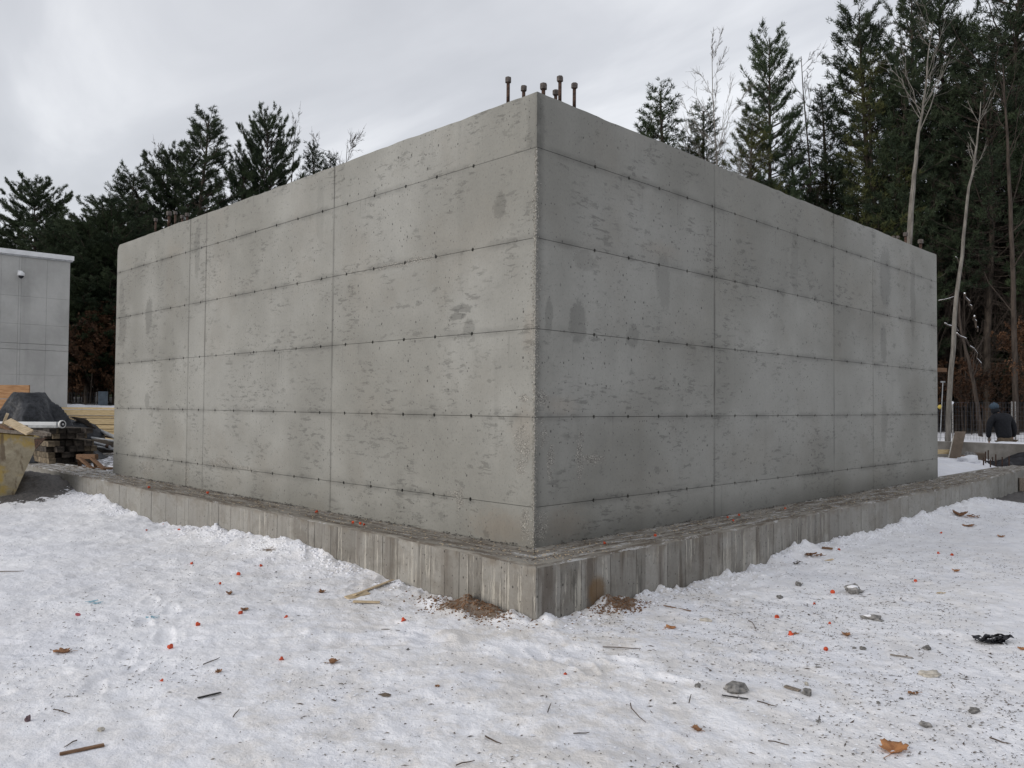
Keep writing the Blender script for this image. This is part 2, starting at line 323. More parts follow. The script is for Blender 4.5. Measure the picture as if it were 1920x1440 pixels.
def footing_material():
    k = NT('board_formed_concrete'); p = k.pos(); x, y, z = k.xyz(p); u = k.m2('SUBTRACT', x, y); P = k.comb(u, 0., z)
    wb = k.m2('MULTIPLY_ADD', k.noise(P, 16, 4, .6), .035, -.0175); Pw = k.comb(k.m2('ADD', u, wb), 0., z)
    mid = k.noise(P, 2.2, 5, .6); fine = k.noise(p, 45, 4, .7)
    s1 = k.noise(k.vm('MULTIPLY', P, (12, 1, 1.3)), 1, 8, .78, .15); s2 = k.noise(k.vm('MULTIPLY', k.vm('ADD', Pw, (9, 0, 1)), (24, 1, 1.0)), 1, 6, .7, .0)
    nc0 = k.mr(k.m2('ABSOLUTE', u), 8.0, 2.5)
    col = k.mix(k.rnd(), k.mix(nc0, (.245, .238, .221), (.190, .179, .160)), k.mix(nc0, (.280, .273, .252), (.296, .284, .260)))
    blot = k.noise(k.vm('MULTIPLY', P, (2.2, 1, 2.6)), 1, 8, .72, .2)
    col = k.mix(k.mr(blot, .45, .62, 0., .55), col, k.mix(1., col, (.62, .58, .54), 'MULTIPLY'))
    t = k.m2('MULTIPLY', k.m2('MULTIPLY_ADD', mid, .5, .75), k.m2('MULTIPLY_ADD', fine, .34, .83))
    nearc = k.mr(k.m2('ABSOLUTE', u), 7.5, 3.0)
    t = k.m2('MULTIPLY', t, k.mr(s1, .54, .62, 1.03, k.m2('MULTIPLY_ADD', nearc, -.36, .98))) 
    col = k.mix(1., col, k.comb(t, t, t), 'MULTIPLY')
    drip = k.m2('MULTIPLY', k.mr(s2, .54, .575), k.m2('MULTIPLY', nearc, k.mr(k.noise(P, 1.7, 2), .42, .56)))
    col = k.mix(k.m2('MULTIPLY', drip, .6), col, (.50, .47, .41))
    dark = k.m2('MULTIPLY', k.mr(k.noise(k.vm('MULTIPLY', k.vm('ADD', P, (4, 0, 2)), (4, 1, .5)), 1, 4), .52, .64), nearc)
    col = k.mix(k.m2('MULTIPLY', dark, k.mr(u, -1., .3, .45, .72)), col, (.085, .066, .052))
    d1 = k.vm('LENGTH', k.vm('MULTIPLY', k.vm('SUBTRACT', k.vm('ADD', P, k.comb(k.m2('MULTIPLY_ADD', fine, .08, -.04), 0., k.m2('MULTIPLY_ADD', mid, .1, -.05))), (.74, 0, -.30)), (1 / .14, 0, 1 / .17)))
    col = k.mix(k.m2('MULTIPLY', k.mr(d1, 1., .5), .75), col, (.15, .09, .04))
    for uu in (3.05, 3.25):
        pass
    pit = None
    for sc_, r_, ch_ in ((7., .055, .40), (17., .08, .35)):
        vn = k.n('ShaderNodeTexVoronoi'); vn.voronoi_dimensions = '2D'; k.l(k.comb(u, k.m2('MULTIPLY', z, .8), 0.), vn.inputs['Vector']); vn.inputs['Scale'].default_value = sc_; cc = k.xyz(vn.outputs['Color'])
        q_ = k.m2('MULTIPLY', k.m2('LESS_THAN', vn.outputs['Distance'], k.m2('MULTIPLY', k.m2('MULTIPLY_ADD', cc[1], .8, .4), r_)), k.m2('LESS_THAN', cc[0], ch_)); pit = q_ if pit is None else k.m2('MAXIMUM', pit, q_)
    col = k.mix(k.m2('MULTIPLY', pit, .8), col, (.05, .045, .04))
    # wet brown lip under the ledge
    lip = k.m2('MULTIPLY', k.mr(z, -.09, -.0), k.mr(k.noise(P, 5, 3), .45, .65))
    col = k.mix(k.m2('MULTIPLY', lip, .45), col, (.15, .115, .075))
    h = k.m2('ADD', k.m2('MULTIPLY', s1, .6), k.m2('SUBTRACT', k.m2('MULTIPLY', fine, .15), pit))
    return k.done(col, k.bump(h, .6, .008))

def ledge_material():
    k = NT('ledge_dirt'); p = k.pos(); x, y, z = k.xyz(p)
    n1 = k.noise(p, 3.2, 6, .65); n2 = k.noise(p, 14, 5, .7); n3 = k.noise(k.vm('ADD', p, (5, 2, 0)), 5.5, 6, .7); n4 = k.noise(p, 60, 4, .7)
    la = k.mr(k.m2('SUBTRACT', x, y), -.02, .02); al = k.m2('ADD', k.m2('MULTIPLY', y, k.m2('SUBTRACT', 1., la)), k.m2('MULTIPLY', x, la)); ac = k.m2('ADD', k.m2('MULTIPLY', x, k.m2('SUBTRACT', 1., la)), k.m2('MULTIPLY', y, la))
    n1 = k.noise(k.comb(k.m2('MULTIPLY', al, 1.5), k.m2('MULTIPLY', ac, 13), 0.), 1, 6, .68, .3); n3 = k.noise(k.comb(k.m2('MULTIPLY', al, 2.6), k.m2('MULTIPLY', ac, 12), 4.), 1, 7, .75, .3)
    col = k.mix(k.mr(n1, .4, .6), (.12, .10, .08), (.255, .238, .21))
    col = k.mix(k.mr(n2, .54, .66, 0., .7), col, (.30, .275, .235))
    right = k.mr(k.m2('SUBTRACT', x, y), -1.2, .6)
    lim = k.m2('MULTIPLY_ADD', right, -.05, .60)
    lim = k.m2('SUBTRACT', lim, k.m2('MULTIPLY', k.mr(y, 7., 10.5), .1))
    sn = k.m2('MULTIPLY', k.mr(k.m2('SUBTRACT', k.m2('ADD', n3, k.m2('MULTIPLY_ADD', n4, .3, -.15)), lim), -.02, .05), .85)
    col = k.mix(k.m2('MULTIPLY', sn, .85), col, (.50, .50, .50))
    col = k.mix(k.mr(n4, .62, .70, 0., .6), col, (.06, .05, .04))
    return k.done(col, k.bump(k.m2('ADD', n2, k.m2('MULTIPLY', n4, .5)), .7, .008))

def snow_material():
    k = NT('trodden_snow'); p = k.pos()
    mud = k.attr('mud'); sand = k.attr('sand'); dirt = k.attr('dirt')
    n1 = k.noise(p, 1.1, 5, .6); n2 = k.noise(p, 9, 5, .65); n3 = k.noise(p, 55, 4, .7); n4 = k.noise(p, 26, 3, .6)
    col = k.mix(k.mr(n1, .35, .65), (.77, .78, .83), (.87, .875, .91))
    col = k.mix(k.m2('MULTIPLY', dirt, k.mr(k.noise(p, 3.1, 6, .7), .40, .62, .10, .85)), col, (.64, .605, .565))
    # grit: grains of soil and wood dust trodden in
    for sc, r, ch, off in ((30, .16, .13, (0, 0, 0)), (70, .24, .22, (1.7, 2.9, .3))):
        dd, cc = k.vor(k.vm('ADD', k.vm('MULTIPLY', p, (1, .55, 1) if sc < 50 else (1, 1, 1)), off), sc); c3 = k.xyz(cc)
        g = k.m2('MULTIPLY', k.mr(dd, r, r * .5), k.m2('LESS_THAN', c3[0], k.m2('MULTIPLY', k.m2('MULTIPLY_ADD', dirt, 1., .35), ch)))
        col = k.mix(k.m2('MULTIPLY', g, .5), col, k.mix(c3[1], (.09, .07, .055), (.30, .24, .18)))
    md = k.m2('GREATER_THAN', k.m2('ADD', mud, k.m2('MULTIPLY_ADD', n2, .8, -.4)), .5)
    mcol = k.mix(k.mr(n4, .35, .65), (.032, .028, .025), (.085, .075, .066))
    col = k.mix(k.m2('MULTIPLY', md, .93), col, mcol)
    sd_ = k.m2('MULTIPLY', k.mr(k.m2('ADD', sand, k.m2('MULTIPLY_ADD', n4, .9, -.45)), .40, .62), .9)
    col = k.mix(sd_, col, k.mix(n3, (.075, .046, .026), (.19, .125, .070)))
    h = k.m2('ADD', k.m2('MULTIPLY', n2, 1.1), k.m2('MULTIPLY', n3, .14))
    h = k.m2('ADD', h, k.m2('MULTIPLY', n4, .38))
    k.b.inputs['Subsurface Weight'].default_value = 0.0
    return k.done(col, k.bump(h, 1.0, .022), .7)

def bark(name, c1, c2):
    k = NT(name); p = k.vm('MULTIPLY', k.obj(), (9, 9, 1.6)); n = k.noise(p, 1.2, 5, .65)
    m = k.done(k.mix(k.mr(n, .35, .65), c1, c2), k.bump(n, .7, .03)); MATS[name] = m; return m
def foliage(name, c1, c2, rv=.25):
    k = NT(name); n = k.noise(k.pos(), .9, 4, .6)
    col = k.mix(k.mr(n, .35, .65), c1, c2)
    col = k.mix(1.0, col, k.mix(k.rnd(), (1 - rv, 1 - rv, 1 - rv), (1 + rv, 1 + rv, 1 + rv * .6)), 'MULTIPLY')
    m = k.done(col, None, .7); MATS[name] = m; return m

WALL = wall_material(); FOOT = footing_material(); LEDGE = ledge_material(); SNOW = snow_material()
simple('rusty_steel', (.050, .034, .028), .7, .4, 30, c2=(.105, .060, .042))
simple('weathered_nut', (.07, .06, .055), .6, .3, 40, c2=(.13, .11, .10))
simple('orange_plastic', (.50, .075, .030), .55, .12, 20, rv=.2)
simple('pink_plastic', (.45, .10, .12), .5, .1, 20)
simple('pale_wood', (.52, .40, .25), .75, .2, 6, c2=(.64, .52, .36), stretch=(1, 12, 12))
simple('fresh_lumber', (.52, .39, .21), .7, .14, 5, c2=(.62, .49, .29), stretch=(1, 10, 10), rv=.12)
simple('plywood_orange', (.33, .17, .075), .7, .2, 4, c2=(.42, .24, .12), stretch=(1, 1, 8))
simple('grey_wood', (.17, .14, .115), .85, .3, 8, c2=(.27, .23, .19), stretch=(1, 10, 10), rv=.2)
simple('brown_wood', (.17, .095, .055), .8, .3, 8, c2=(.25, .15, .09), stretch=(1, 10, 10))
simple('tarred_wood', (.028, .024, .021), .8, .4, 10, c2=(.075, .062, .052), rv=.3)
simple('tarred_wood_face', (.13, .105, .075), .85, .4, 10, c2=(.25, .20, .14), rv=.3)
simple('charred_stick', (.02, .018, .018), .7, .3, 20)
simple('tarp_black', (.016, .018, .022), .38, .35, 14, c2=(.038, .041, .048), bumpd=.03, bs=.7, bscale=7)
simple('black_plastic', (.014, .014, .018), .4, .3, 14, bumpd=.01)
simple('white_metal', (.66, .67, .68), .45, .06, 5, metal=.0)
simple('pvc_white', (.72, .72, .71), .5, .05, 5)
simple('galvanised', (.34, .35, .36), .5, .2, 12, metal=.4)
simple('fence_wire', (.07, .075, .09), .6, .2, 12, metal=.3)
simple('panel_blue_grey', (.14, .17, .20), .7, .2, 6)
simple('leaf_brown', (.20, .10, .05), .7, .3, 30, c2=(.32, .17, .09), rv=.25)
simple('leaf_orange', (.36, .15, .06), .65, .25, 25, c2=(.44, .21, .09))
simple('stone_grey', (.16, .155, .15), .9, .35, 25, c2=(.30, .29, .28), rv=.2)
simple('stone_pale', (.45, .42, .37), .9, .2, 25)
simple('stone_purple', (.13, .09, .10), .9, .2, 25)
simple('clean_snow', (.80, .81, .85), .7, .05, 5, bumpd=.02)
simple('blue_scrap', (.25, .42, .50), .6, .1, 10)
simple('foundation_concrete', (.24, .22, .195), .9, .2, 3, c2=(.33, .31, .28))
simple('cardboard_brown', (.14, .11, .085), .9, .2, 5)
simple('jacket_black', (.012, .013, .017), .8, .3, 20)
simple('trousers_khaki', (.13, .10, .07), .9, .2, 12)
simple('beanie_blue', (.055, .08, .11), .95, .2, 40)
simple('skin_tone', (.42, .25, .18), .6, .1, 10)
simple('glove_grey', (.16, .14, .12), .9, .2, 10)
simple('yellow_cloth', (.55, .42, .10), .8, .1, 10)
simple('twig_brown', (.075, .055, .042), .9, .4, 20, rv=.2)
simple('grit_dark', (.07, .06, .052), .95, .4, 40)
simple('aggregate', (.22, .21, .185), .95, .3, 50, c2=(.44, .42, .38))
simple('aggregate_dark', (.08, .075, .068), .95, .3, 50, c2=(.22, .21, .19))
bark('pine_bark', (.035, .028, .023), (.085, .068, .055)); bark('birch_bark', (.11, .10, .088), (.215, .20, .178)); bark('brown_bark', (.030, .023, .019), (.070, .055, .045))
foliage('pine_needles', (.018, .030, .016), (.042, .060, .030)); foliage('yellow_needles', (.040, .048, .016), (.075, .080, .028), .15)
foliage('dead_leaves', (.040, .019, .011), (.095, .048, .026))

# ------------------------------------------------------------------ mesh helpers
class MB:
    def __init__(s): s.v = []; s.f = []
    def add(s, vs, fs):
        o = len(s.v); s.v += [tuple(map(float, q)) for q in vs]; s.f += [tuple(o + i for i in q) for q in fs]; return s
    def box(s, c, d, R=None, jit=0.0, rnd=None):
        vs = [Vector(((i - .5) * d[0], (j - .5) * d[1], (k - .5) * d[2])) for i in (0, 1) for j in (0, 1) for k in (0, 1)]
        if jit: vs = [q + Vector(((random.random() - .5) * jit, (random.random() - .5) * jit, (random.random() - .5) * jit)) for q in vs]
        if R is not None: vs = [R @ q for q in vs]
        vs = [q + Vector(c) for q in vs]
        return s.add(vs, [(0, 1, 3, 2), (4, 6, 7, 5), (0, 4, 5, 1), (2, 3, 7, 6), (0, 2, 6, 4), (1, 5, 7, 3)])
    def beam(s, a, b, w, h, roll=0.0, jit=0.0):
        a = Vector(a); b = Vector(b); d = b - a; q = d.to_track_quat('X', 'Z'); R = q.to_matrix() @ Matrix.Rotation(roll, 3, 'X')
        return s.box((a + b) / 2, (d.length, w, h), R, jit)
    def tube(s, pts, rs, n=6, cap=True):
        pts = [Vector(q) for q in pts]; rings = []
        if isinstance(rs, (int, float)): rs = [rs] * len(pts)
        for i, q in enumerate(pts):
            d = (pts[min(i + 1, len(pts) - 1)] - pts[max(i - 1, 0)]).normalized()
            a = d.cross(Vector((0.13, .21, 1))); a = a.normalized() if a.length > .05 else d.cross(Vector((1, 0, 0))).normalized()
            b = d.cross(a); rings.append([q + (a * math.cos(t) + b * math.sin(t)) * rs[i] for t in [2 * math.pi * j / n for j in range(n)]])
        vs = [v for r in rings for v in r]; fs = []
        for i in range(len(pts) - 1):
            for j in range(n):
                fs.append((i * n + j, i * n + (j + 1) % n, (i + 1) * n + (j + 1) % n, (i + 1) * n + j))
        if cap: fs += [tuple(range(n))[::-1], tuple((len(pts) - 1) * n + j for j in range(n))]
        return s.add(vs, fs)
    def lathe(s, c, prof, n=12, R=None, cap=True):
        vs = []; fs = []
        for r, z in prof:
            for j in range(n):
                t = 2 * math.pi * j / n; q = Vector((r * math.cos(t), r * math.sin(t), z))
                if R is not None: q = R @ q
                vs.append(q + Vector(c))
        for i in range(len(prof) - 1):
            for j in range(n): fs.append((i * n + j, i * n + (j + 1) % n, (i + 1) * n + (j + 1) % n, (i + 1) * n + j))
        if cap: fs += [tuple(range(n))[::-1], tuple((len(prof) - 1) * n + j for j in range(n))]
        return s.add(vs, fs)
    def lump(s, c, d, seed=0, rough=.25, sub=2, R=None):
        V, F = ICO[sub]; o = Vector((seed * 3.7, seed * 1.9, seed * .7)); vs = []
        for q in V:
            k = 1 + rough * mnoise.noise(q * 1.5 + o) * 1.6 + rough * .6 * mnoise.noise(q * 3.7 + o)
            w = Vector((q.x * d[0] * k / 2, q.y * d[1] * k / 2, q.z * d[2] * k / 2))
            if R is not None: w = R @ w
            vs.append(w + Vector(c))
        return s.add(vs, F)
    def grid(s, P):      # P: array (n, m, 3)
        n, m = P.shape[:2]
        return s.add(P.reshape(-1, 3).tolist(), [(i * m + j, (i + 1) * m + j, (i + 1) * m + j + 1, i * m + j + 1) for i in range(n - 1) for j in range(m - 1)])
    def mesh(s, name, mat, smooth=False):
        me = bpy.data.meshes.new(name); me.from_pydata(s.v, [], s.f); me.update()
        if mat: me.materials.append(MATS[mat] if isinstance(mat, str) else mat)
        if smooth: me.polygons.foreach_set('use_smooth', [True] * len(me.polygons))
        return me
    def build(s, name, mat, parent=None, smooth=False, bevel=0.0):
        o = bpy.data.objects.new(name, s.mesh(name, mat, smooth)); C.objects.link(o)
        if parent is not None: o.parent = parent
        if bevel:
            b = o.modifiers.new('bevel', 'BEVEL'); b.width = bevel; b.segments = 2; b.limit_method = 'ANGLE'
        return o
def _ico(sub):
    bm = bmesh.new(); bmesh.ops.create_icosphere(bm, subdivisions=sub, radius=1.0)
    V = [v.co.copy() for v in bm.verts]; F = [tuple(v.index for v in f.verts) for f in bm.faces]; bm.free(); return V, F
ICO = {i: _ico(i) for i in (1, 2, 3)}
def fast_mesh(name, V, F, mat, nper):
    me = bpy.data.meshes.new(name); V = np.asarray(V, np.float32); F = np.asarray(F, np.int32)
    me.vertices.add(len(V)); me.vertices.foreach_set('co', V.ravel())
    me.loops.add(F.size); me.loops.foreach_set('vertex_index', F.ravel())
    me.polygons.add(len(F)); me.polygons.foreach_set('loop_start', np.arange(0, F.size, nper, dtype=np.int32))
    me.update(calc_edges=True); me.materials.append(MATS[mat] if isinstance(mat, str) else mat); return me
def tag(o, label, cat, group=None, kind=None):
    if label: o['label'] = label
    if cat: o['category'] = cat
    if group: o['group'] = group
    if kind: o['kind'] = kind
    return o
def thing(name, label, cat, loc=(0, 0, 0), rz=0.0, group=None, rot=None):
    o = bpy.data.objects.new(name, None); C.objects.link(o); o.location = loc; o.empty_display_size = .2
    o.rotation_euler = rot if rot is not None else (0, 0, rz); return tag(o, label, cat, group)
def single(mb, name, mat, label, cat, loc=(0, 0, 0), rot=(0, 0, 0), group=None, smooth=False):
    o = mb.build(name, mat, None, smooth); o.location = loc; o.rotation_euler = rot; return tag(o, label, cat, group)
def part_copy(me, name, parent, loc, rot=(0, 0, 0), scale=(1, 1, 1)):
    o = bpy.data.objects.new(name, me); C.objects.link(o); o.parent = parent; o.location = loc; o.rotation_euler = rot; o.scale = scale; return o

# ------------------------------------------------------------------ the ground: one polar sheet, fine where the photograph looks
def build_ground():
    a0 = math.atan2(FW[1], FW[0])
    th = np.concatenate([np.radians(np.arange(-40, 40.01, .115)), np.radians(np.arange(42.5, 318, 2.5))]) + a0
    r = [0.4]
    while r[-1] < 3.0: r.append(r[-1] * 1.12)
    while r[-1] < 17: r.append(r[-1] * 1.0046)
    while r[-1] < 32: r.append(r[-1] * 1.010)
    while r[-1] < 900: r.append(r[-1] * 1.12)
    r = np.array(r); R, T = np.meshgrid(r, th, indexing='ij')
    X = CAM[0] + R * np.cos(T); Y = CAM[1] + R * np.sin(T); Zh = H(X, Y)
    far = sst(60, 200, R); Zh = Zh * (1 - far) + 2.2 * far
    n, m = R.shape
    V = np.stack([X, Y, Zh], -1).reshape(-1, 3)
    V = np.concatenate([V, [[CAM[0], CAM[1], GZ]]])
    I = np.arange(n - 1)[:, None] * m; J = np.arange(m)[None, :]; J2 = (J + 1) % m
    F = np.stack([I + J, I + m + J, I + m + J2, I + J2], -1).reshape(-1, 4)
    me = fast_mesh('ground', V, F, SNOW, 4)
    # soil and sand are what lies there
    x, y = V[:, 0], V[:, 1]
    def at_(name, val):
        a = me.attributes.new(name, 'FLOAT', 'POINT'); a.data.foreach_set('value', val.astype(np.float32))
    mud = np.exp(-(((x + 1.25) / 1.15) ** 2 + ((y - 11.6) / 1.9) ** 2) ** 1.5)
    dr = yf(x) - y
    mud = np.maximum(mud, sst(10.9, 12.2, x) * sst(2.6, 1.0, dr) * (y < 0) * sst(19, 17.5, x))
    Zc = (x - CAM[0]) * FW[0] + (y - CAM[1]) * FW[1]
    mud = np.maximum(mud, .50 * ((x > 0) & (y > 10.0) & (y < 20) & (x < 9)) * sst(23, 21, Zc))
    mud = np.maximum(mud, .75 * sst(27.5, 30, Zc))
    sand = np.exp(-(((x + .62) / .22) ** 2 + ((y - .10) / .40) ** 2)) + .85 * np.exp(-(((x - .36) / .25) ** 2 + ((y + .66) / .13) ** 2)) + .55 * np.exp(-(((x + .75) / .14) ** 2 + ((y - 1.9) / .9) ** 2)) * 0 + \
        .6 * np.exp(-(((x + .72) / .10) ** 2 + ((y - 3.25) / .28) ** 2))
    s = (x + y) / 2; d = (y - x)
    dirt = np.clip(.25 + .75 * np.exp(-((d - .2) / 2.6) ** 2) - .15 * sst(2, 8, d), 0, 1)
    dirt = np.clip(dirt + .35 * fbm(x * .7, y * .7, 3), .05, 1)
    at_('mud', mud); at_('sand', sand); at_('dirt', dirt)
    me.polygons.foreach_set('use_smooth', [True] * len(me.polygons))
    o = bpy.data.objects.new('snow_ground', me); C.objects.link(o); o['kind'] = 'structure'
build_ground()

# ------------------------------------------------------------------ the concrete block
block = thing('concrete_building', 'unfinished grey cast concrete block standing on the board-marked footing', 'building')
HT = 4.0; T_ = 0.04; GAP = 0.0022; RH = 0.0165; LL, LR = 10.07, 10.42
MB().box(((T_ + LR) / 2, (T_ + LL) / 2, (HT - .012) / 2), (LR - T_, LL - T_, HT - .012)).build('core', WALL, block)
ZJ = [0.0, 0.37, 1.15, 1.92, 2.715, 3.51, HT]
UL = [0.0, 3.2, 6.53, 7.08, LL]; UR = [T_ + .001, 2.94, 6.1, 7.5, LR]; UR0 = [T_ + .001, 3.10, 6.16, 7.5, LR]
tl = [.82, 1.36, 1.86, 2.41, 2.93] + [float(hit(200 + q / 3.6, 560 + zq / 3.6, 0, 0)[1]) for q, zq in ((1443, 333), (1277, 345), (1132, 355), (991, 364), (863, 373), (737, 381), (627, 388), (519, 398), (424, 406), (326, 412), (237, 417), (153, 422), (78, 427))]
tr_ = [.81, 1.34, 1.86, 2.385, 2.89] + [float(hit(1300 + q / 2.77, 400 + zq / 2.77, 1, 0)[0]) for q, zq in ((217, 711), (330, 722), (440, 734), (543, 744), (632, 752), (720, 762), (799, 769), (873, 776), (943, 782), (1010, 788), (1072, 795), (1130, 801), (1188, 806), (1240, 812))]
def panel(face, u0, u1, z0, z1, ties, top):
    g = GAP; a, b, c, d = u0 + (g if u0 > .05 else 0), u1 - g, z0 + (g if z0 > 0 else -.004), z1 - (g if not top else 0)
    pts = [(a, c)]
    if z0 > 0:
        for t in ties:
            if a + .03 < t < b - .03: pts += [(t + RH * math.cos(q), c + RH * math.sin(q)) for q in [math.pi - math.pi * i / 6 for i in range(7)]]
    pts.append((b, c))
    if top:
        n = int((b - a) / .09); ys = [(b - (b - a) * i / n) for i in range(n + 1)]
        pts += [(q, d + .010 * vnoise(q * 6, 3.0 + z0) - .004 + .006 * vnoise(q * 1.3, 1.0)) for q in ys]
        if face == 'L' and abs(u1 - LL) < .01:
            keep_ = [q for q in pts if q[1] < HT - .2 and q[0] > LL - .1][:1]; pts = [q for q in pts if q[0] < LL - .16 or q[1] < HT - .2]
            k_ = next(i for i, q in enumerate(pts) if q[1] > HT - .2)
            pts = pts[:k_] + [(b - .13 + .13 * math.cos(w_), d - .13 + .13 * math.sin(w_)) for w_ in [math.pi / 12 * i for i in range(7)]] + pts[k_:]
    else:
        pts.append((b, d))
        for t in sorted(ties, reverse=True):
            if a + .03 < t < b - .03: pts += [(t + RH * math.cos(q), d - RH * math.sin(q)) for q in [math.pi * i / 6 for i in range(7)]]
        pts.append((a, d))
    a, b = (a + .0012 if u0 > .05 else a), b - .0012
    off = random.uniform(0, .0035); n = len(pts); f3 = (lambda u, z, w: (w, u, z)) if face == 'L' else (lambda u, z, w: (u, w, z))
    vs = [f3(u, z, off) for u, z in pts] + [f3(u, z, T_) for u, z in pts]
    fr = tuple(range(n)); bk = tuple(range(2 * n - 1, n - 1, -1)); sd_ = [(i, n + i, n + (i + 1) % n, (i + 1) % n) for i in range(n)]
    if face == 'L': fr, bk, sd_ = fr[::-1], bk[::-1], [q[::-1] for q in sd_]
    MB().add(vs, [fr, bk] + sd_).build('wall_panel', WALL, block)
for face, U, ties in (('L', UL, tl), ('R', UR, tr_)):
    for k in range(6):
        UU = UR0 if (face == 'R' and k == 0) else U
        for i in range(4):
            a_, b_ = UU[i], UU[i + 1]
            z0, z1 = ZJ[k], ZJ[k + 1]
            panel(face, a_, b_, z0, z1, ties, k == 5)
# rough aggregate bared along the arris, in the honeycombed patches and where wall meets footing
rs = np.random.RandomState(5)
def chips(pts, name, mat, parent, lo, hi, flat=.6):
    V, F = ICO[1]; V = np.array([tuple(q) for q in V]); F = np.array(F); vs = []; fs = []
    for i, q in enumerate(pts):
        s_ = rs.uniform(lo, hi) * np.array([rs.uniform(.7, 1.3), rs.uniform(.7, 1.3), rs.uniform(.7, 1.3) * flat]); a = rs.uniform(0, 6.28)
        W_ = V * rs.uniform(.75, 1.2, (len(V), 1)) * s_ / 2; W_ = np.stack([W_[:, 0] * math.cos(a) - W_[:, 1] * math.sin(a), W_[:, 0] * math.sin(a) + W_[:, 1] * math.cos(a), W_[:, 2]], -1)
        vs.append(W_ + q); fs.append(F + len(V) * i)
    me = fast_mesh(name, np.concatenate(vs), np.concatenate(fs), mat, 3)
    o = bpy.data.objects.new(name, me); C.objects.link(o); o['kind'] = 'stuff'
    if parent is not None: o.parent = parent
    return o
pts = []
for i in range(2600):
    z = rs.uniform(.0, 3.5); w = .022 if z > 1.1 else .016
    w *= .6 + .9 * abs(float(vnoise(z * 3, 5.)))
    if z > 3.2: w *= .4
    d = abs(rs.normal(0, w)); 
    pts.append((d, .001, z) if rs.rand() < .5 else (.001, d, z))
chips(pts, 'arris_aggregate', 'aggregate', block, .005, .014, 1)
pts = []
for b in HONEY:
    uu, zz = W(b[0], b[1], b[2]); n = int(260 * b[3] * b[4] / .02 * .5)
    for i in range(min(n, 420)):
        a = rs.uniform(0, 6.28); q = rs.uniform(0, 1) ** .6; u_, z_ = uu + b[3] * q * .8 * math.cos(a), zz + b[4] * q * .8 * math.sin(a)
        if float(fbm(u_ * 9, z_ * 9, 2)) < -.05: continue
        if b[2] == 'L': u_ = -u_
        if u_ < 0 or z_ < 0: continue
        pts.append((.004, u_, z_) if b[2] == 'L' else (u_, .004, z_))
chips(pts, 'honeycomb_aggregate', 'aggregate', block, .005, .015, .8)
pts = []
for i in range(5200):
    u = rs.uniform(0, 10.2) ** 1.0; d = -abs(rs.normal(0, .016)); z = abs(rs.normal(0, .014))
    if float(fbm(u * 2.5, 2., 2)) < -.25: continue
    pts.append((d, u, z) if rs.rand() < .5 else (u, d, z))
chips(pts, 'base_aggregate', 'aggregate_dark', block, .004, .017, .9)

# ------------------------------------------------------------------ the footing
foot = thing('concrete_footing', 'low board-marked concrete footing under the block, dirt on its ledge', 'footing')
ys = np.linspace(-.50, 13.6, 60); xs = np.linspace(-.50, 16.45, 70)
def prism(outline, z0, z1):
    n = len(outline); vs = [(x, y, z0) for x, y in outline] + [(x, y, z1) for x, y in outline]
    return MB().add(vs, [tuple(range(n))[::-1], tuple(range(n, 2 * n))] + [(i, (i + 1) % n, n + (i + 1) % n, n + i) for i in range(n)])
IN = .03
outL = [(float(xf(y)) + IN, float(y) if i else -.47) for i, y in enumerate(ys)]
prism([(.25, -.47)] + [(.25, 13.6)] + outL[::-1], -.95, -.012).build('left_core', FOOT, foot)
outR = [(float(x), float(yf(x)) + IN) for x in xs if x > .26]
prism([(.252, float(yf(.25)) + IN)] + outR + [(16.45, .25), (.252, .25)], -.95, -.012).build('right_core', FOOT, foot)
def imprints(face):
    s = -.508; end = 13.6 if face == 'L' else 16.45
    rr = random.Random(11 if face == 'L' else 12)
    while s < end - .05:
        w = rr.choice([.12, .19, .25, .30, .34]) * rr.uniform(.85, 1.15) 
        e_ = min(s + w, end); pr = rr.uniform(0, .0045)
        def P(q, off): return (float(xf(q)) - off, q) if face == 'L' else (q, float(yf(q)) - off)
        g = .0025; a0, a1 = P(s + g if s > -.5 else s, pr), P(e_ - g, pr); b0, b1 = P(s + g, -IN), P(e_ - g, -IN)
        if face == 'R' and s < -.5: a0 = (-.478 - .0, a0[1]); b0 = (-.478, b0[1])
        zt = -.010 + rr.uniform(-.001, .001); lean = rr.uniform(-.004, .004)
        vs = [(a0[0], a0[1], -.95), (a1[0], a1[1], -.95), (b1[0], b1[1], -.95), (b0[0], b0[1], -.95), (a0[0], a0[1] , zt), (a1[0], a1[1], zt), (b1[0], b1[1], zt), (b0[0], b0[1], zt)]
        fs = [(3, 2, 1, 0), (4, 5, 6, 7), (0, 1, 5, 4), (1, 2, 6, 5), (2, 3, 7, 6), (3, 0, 4, 7)]
        if face == 'L': fs = [q[::-1] for q in fs]
        MB().add(vs, fs).build('board_imprint', FOOT, foot)
        s = e_
imprints('L'); imprints('R')
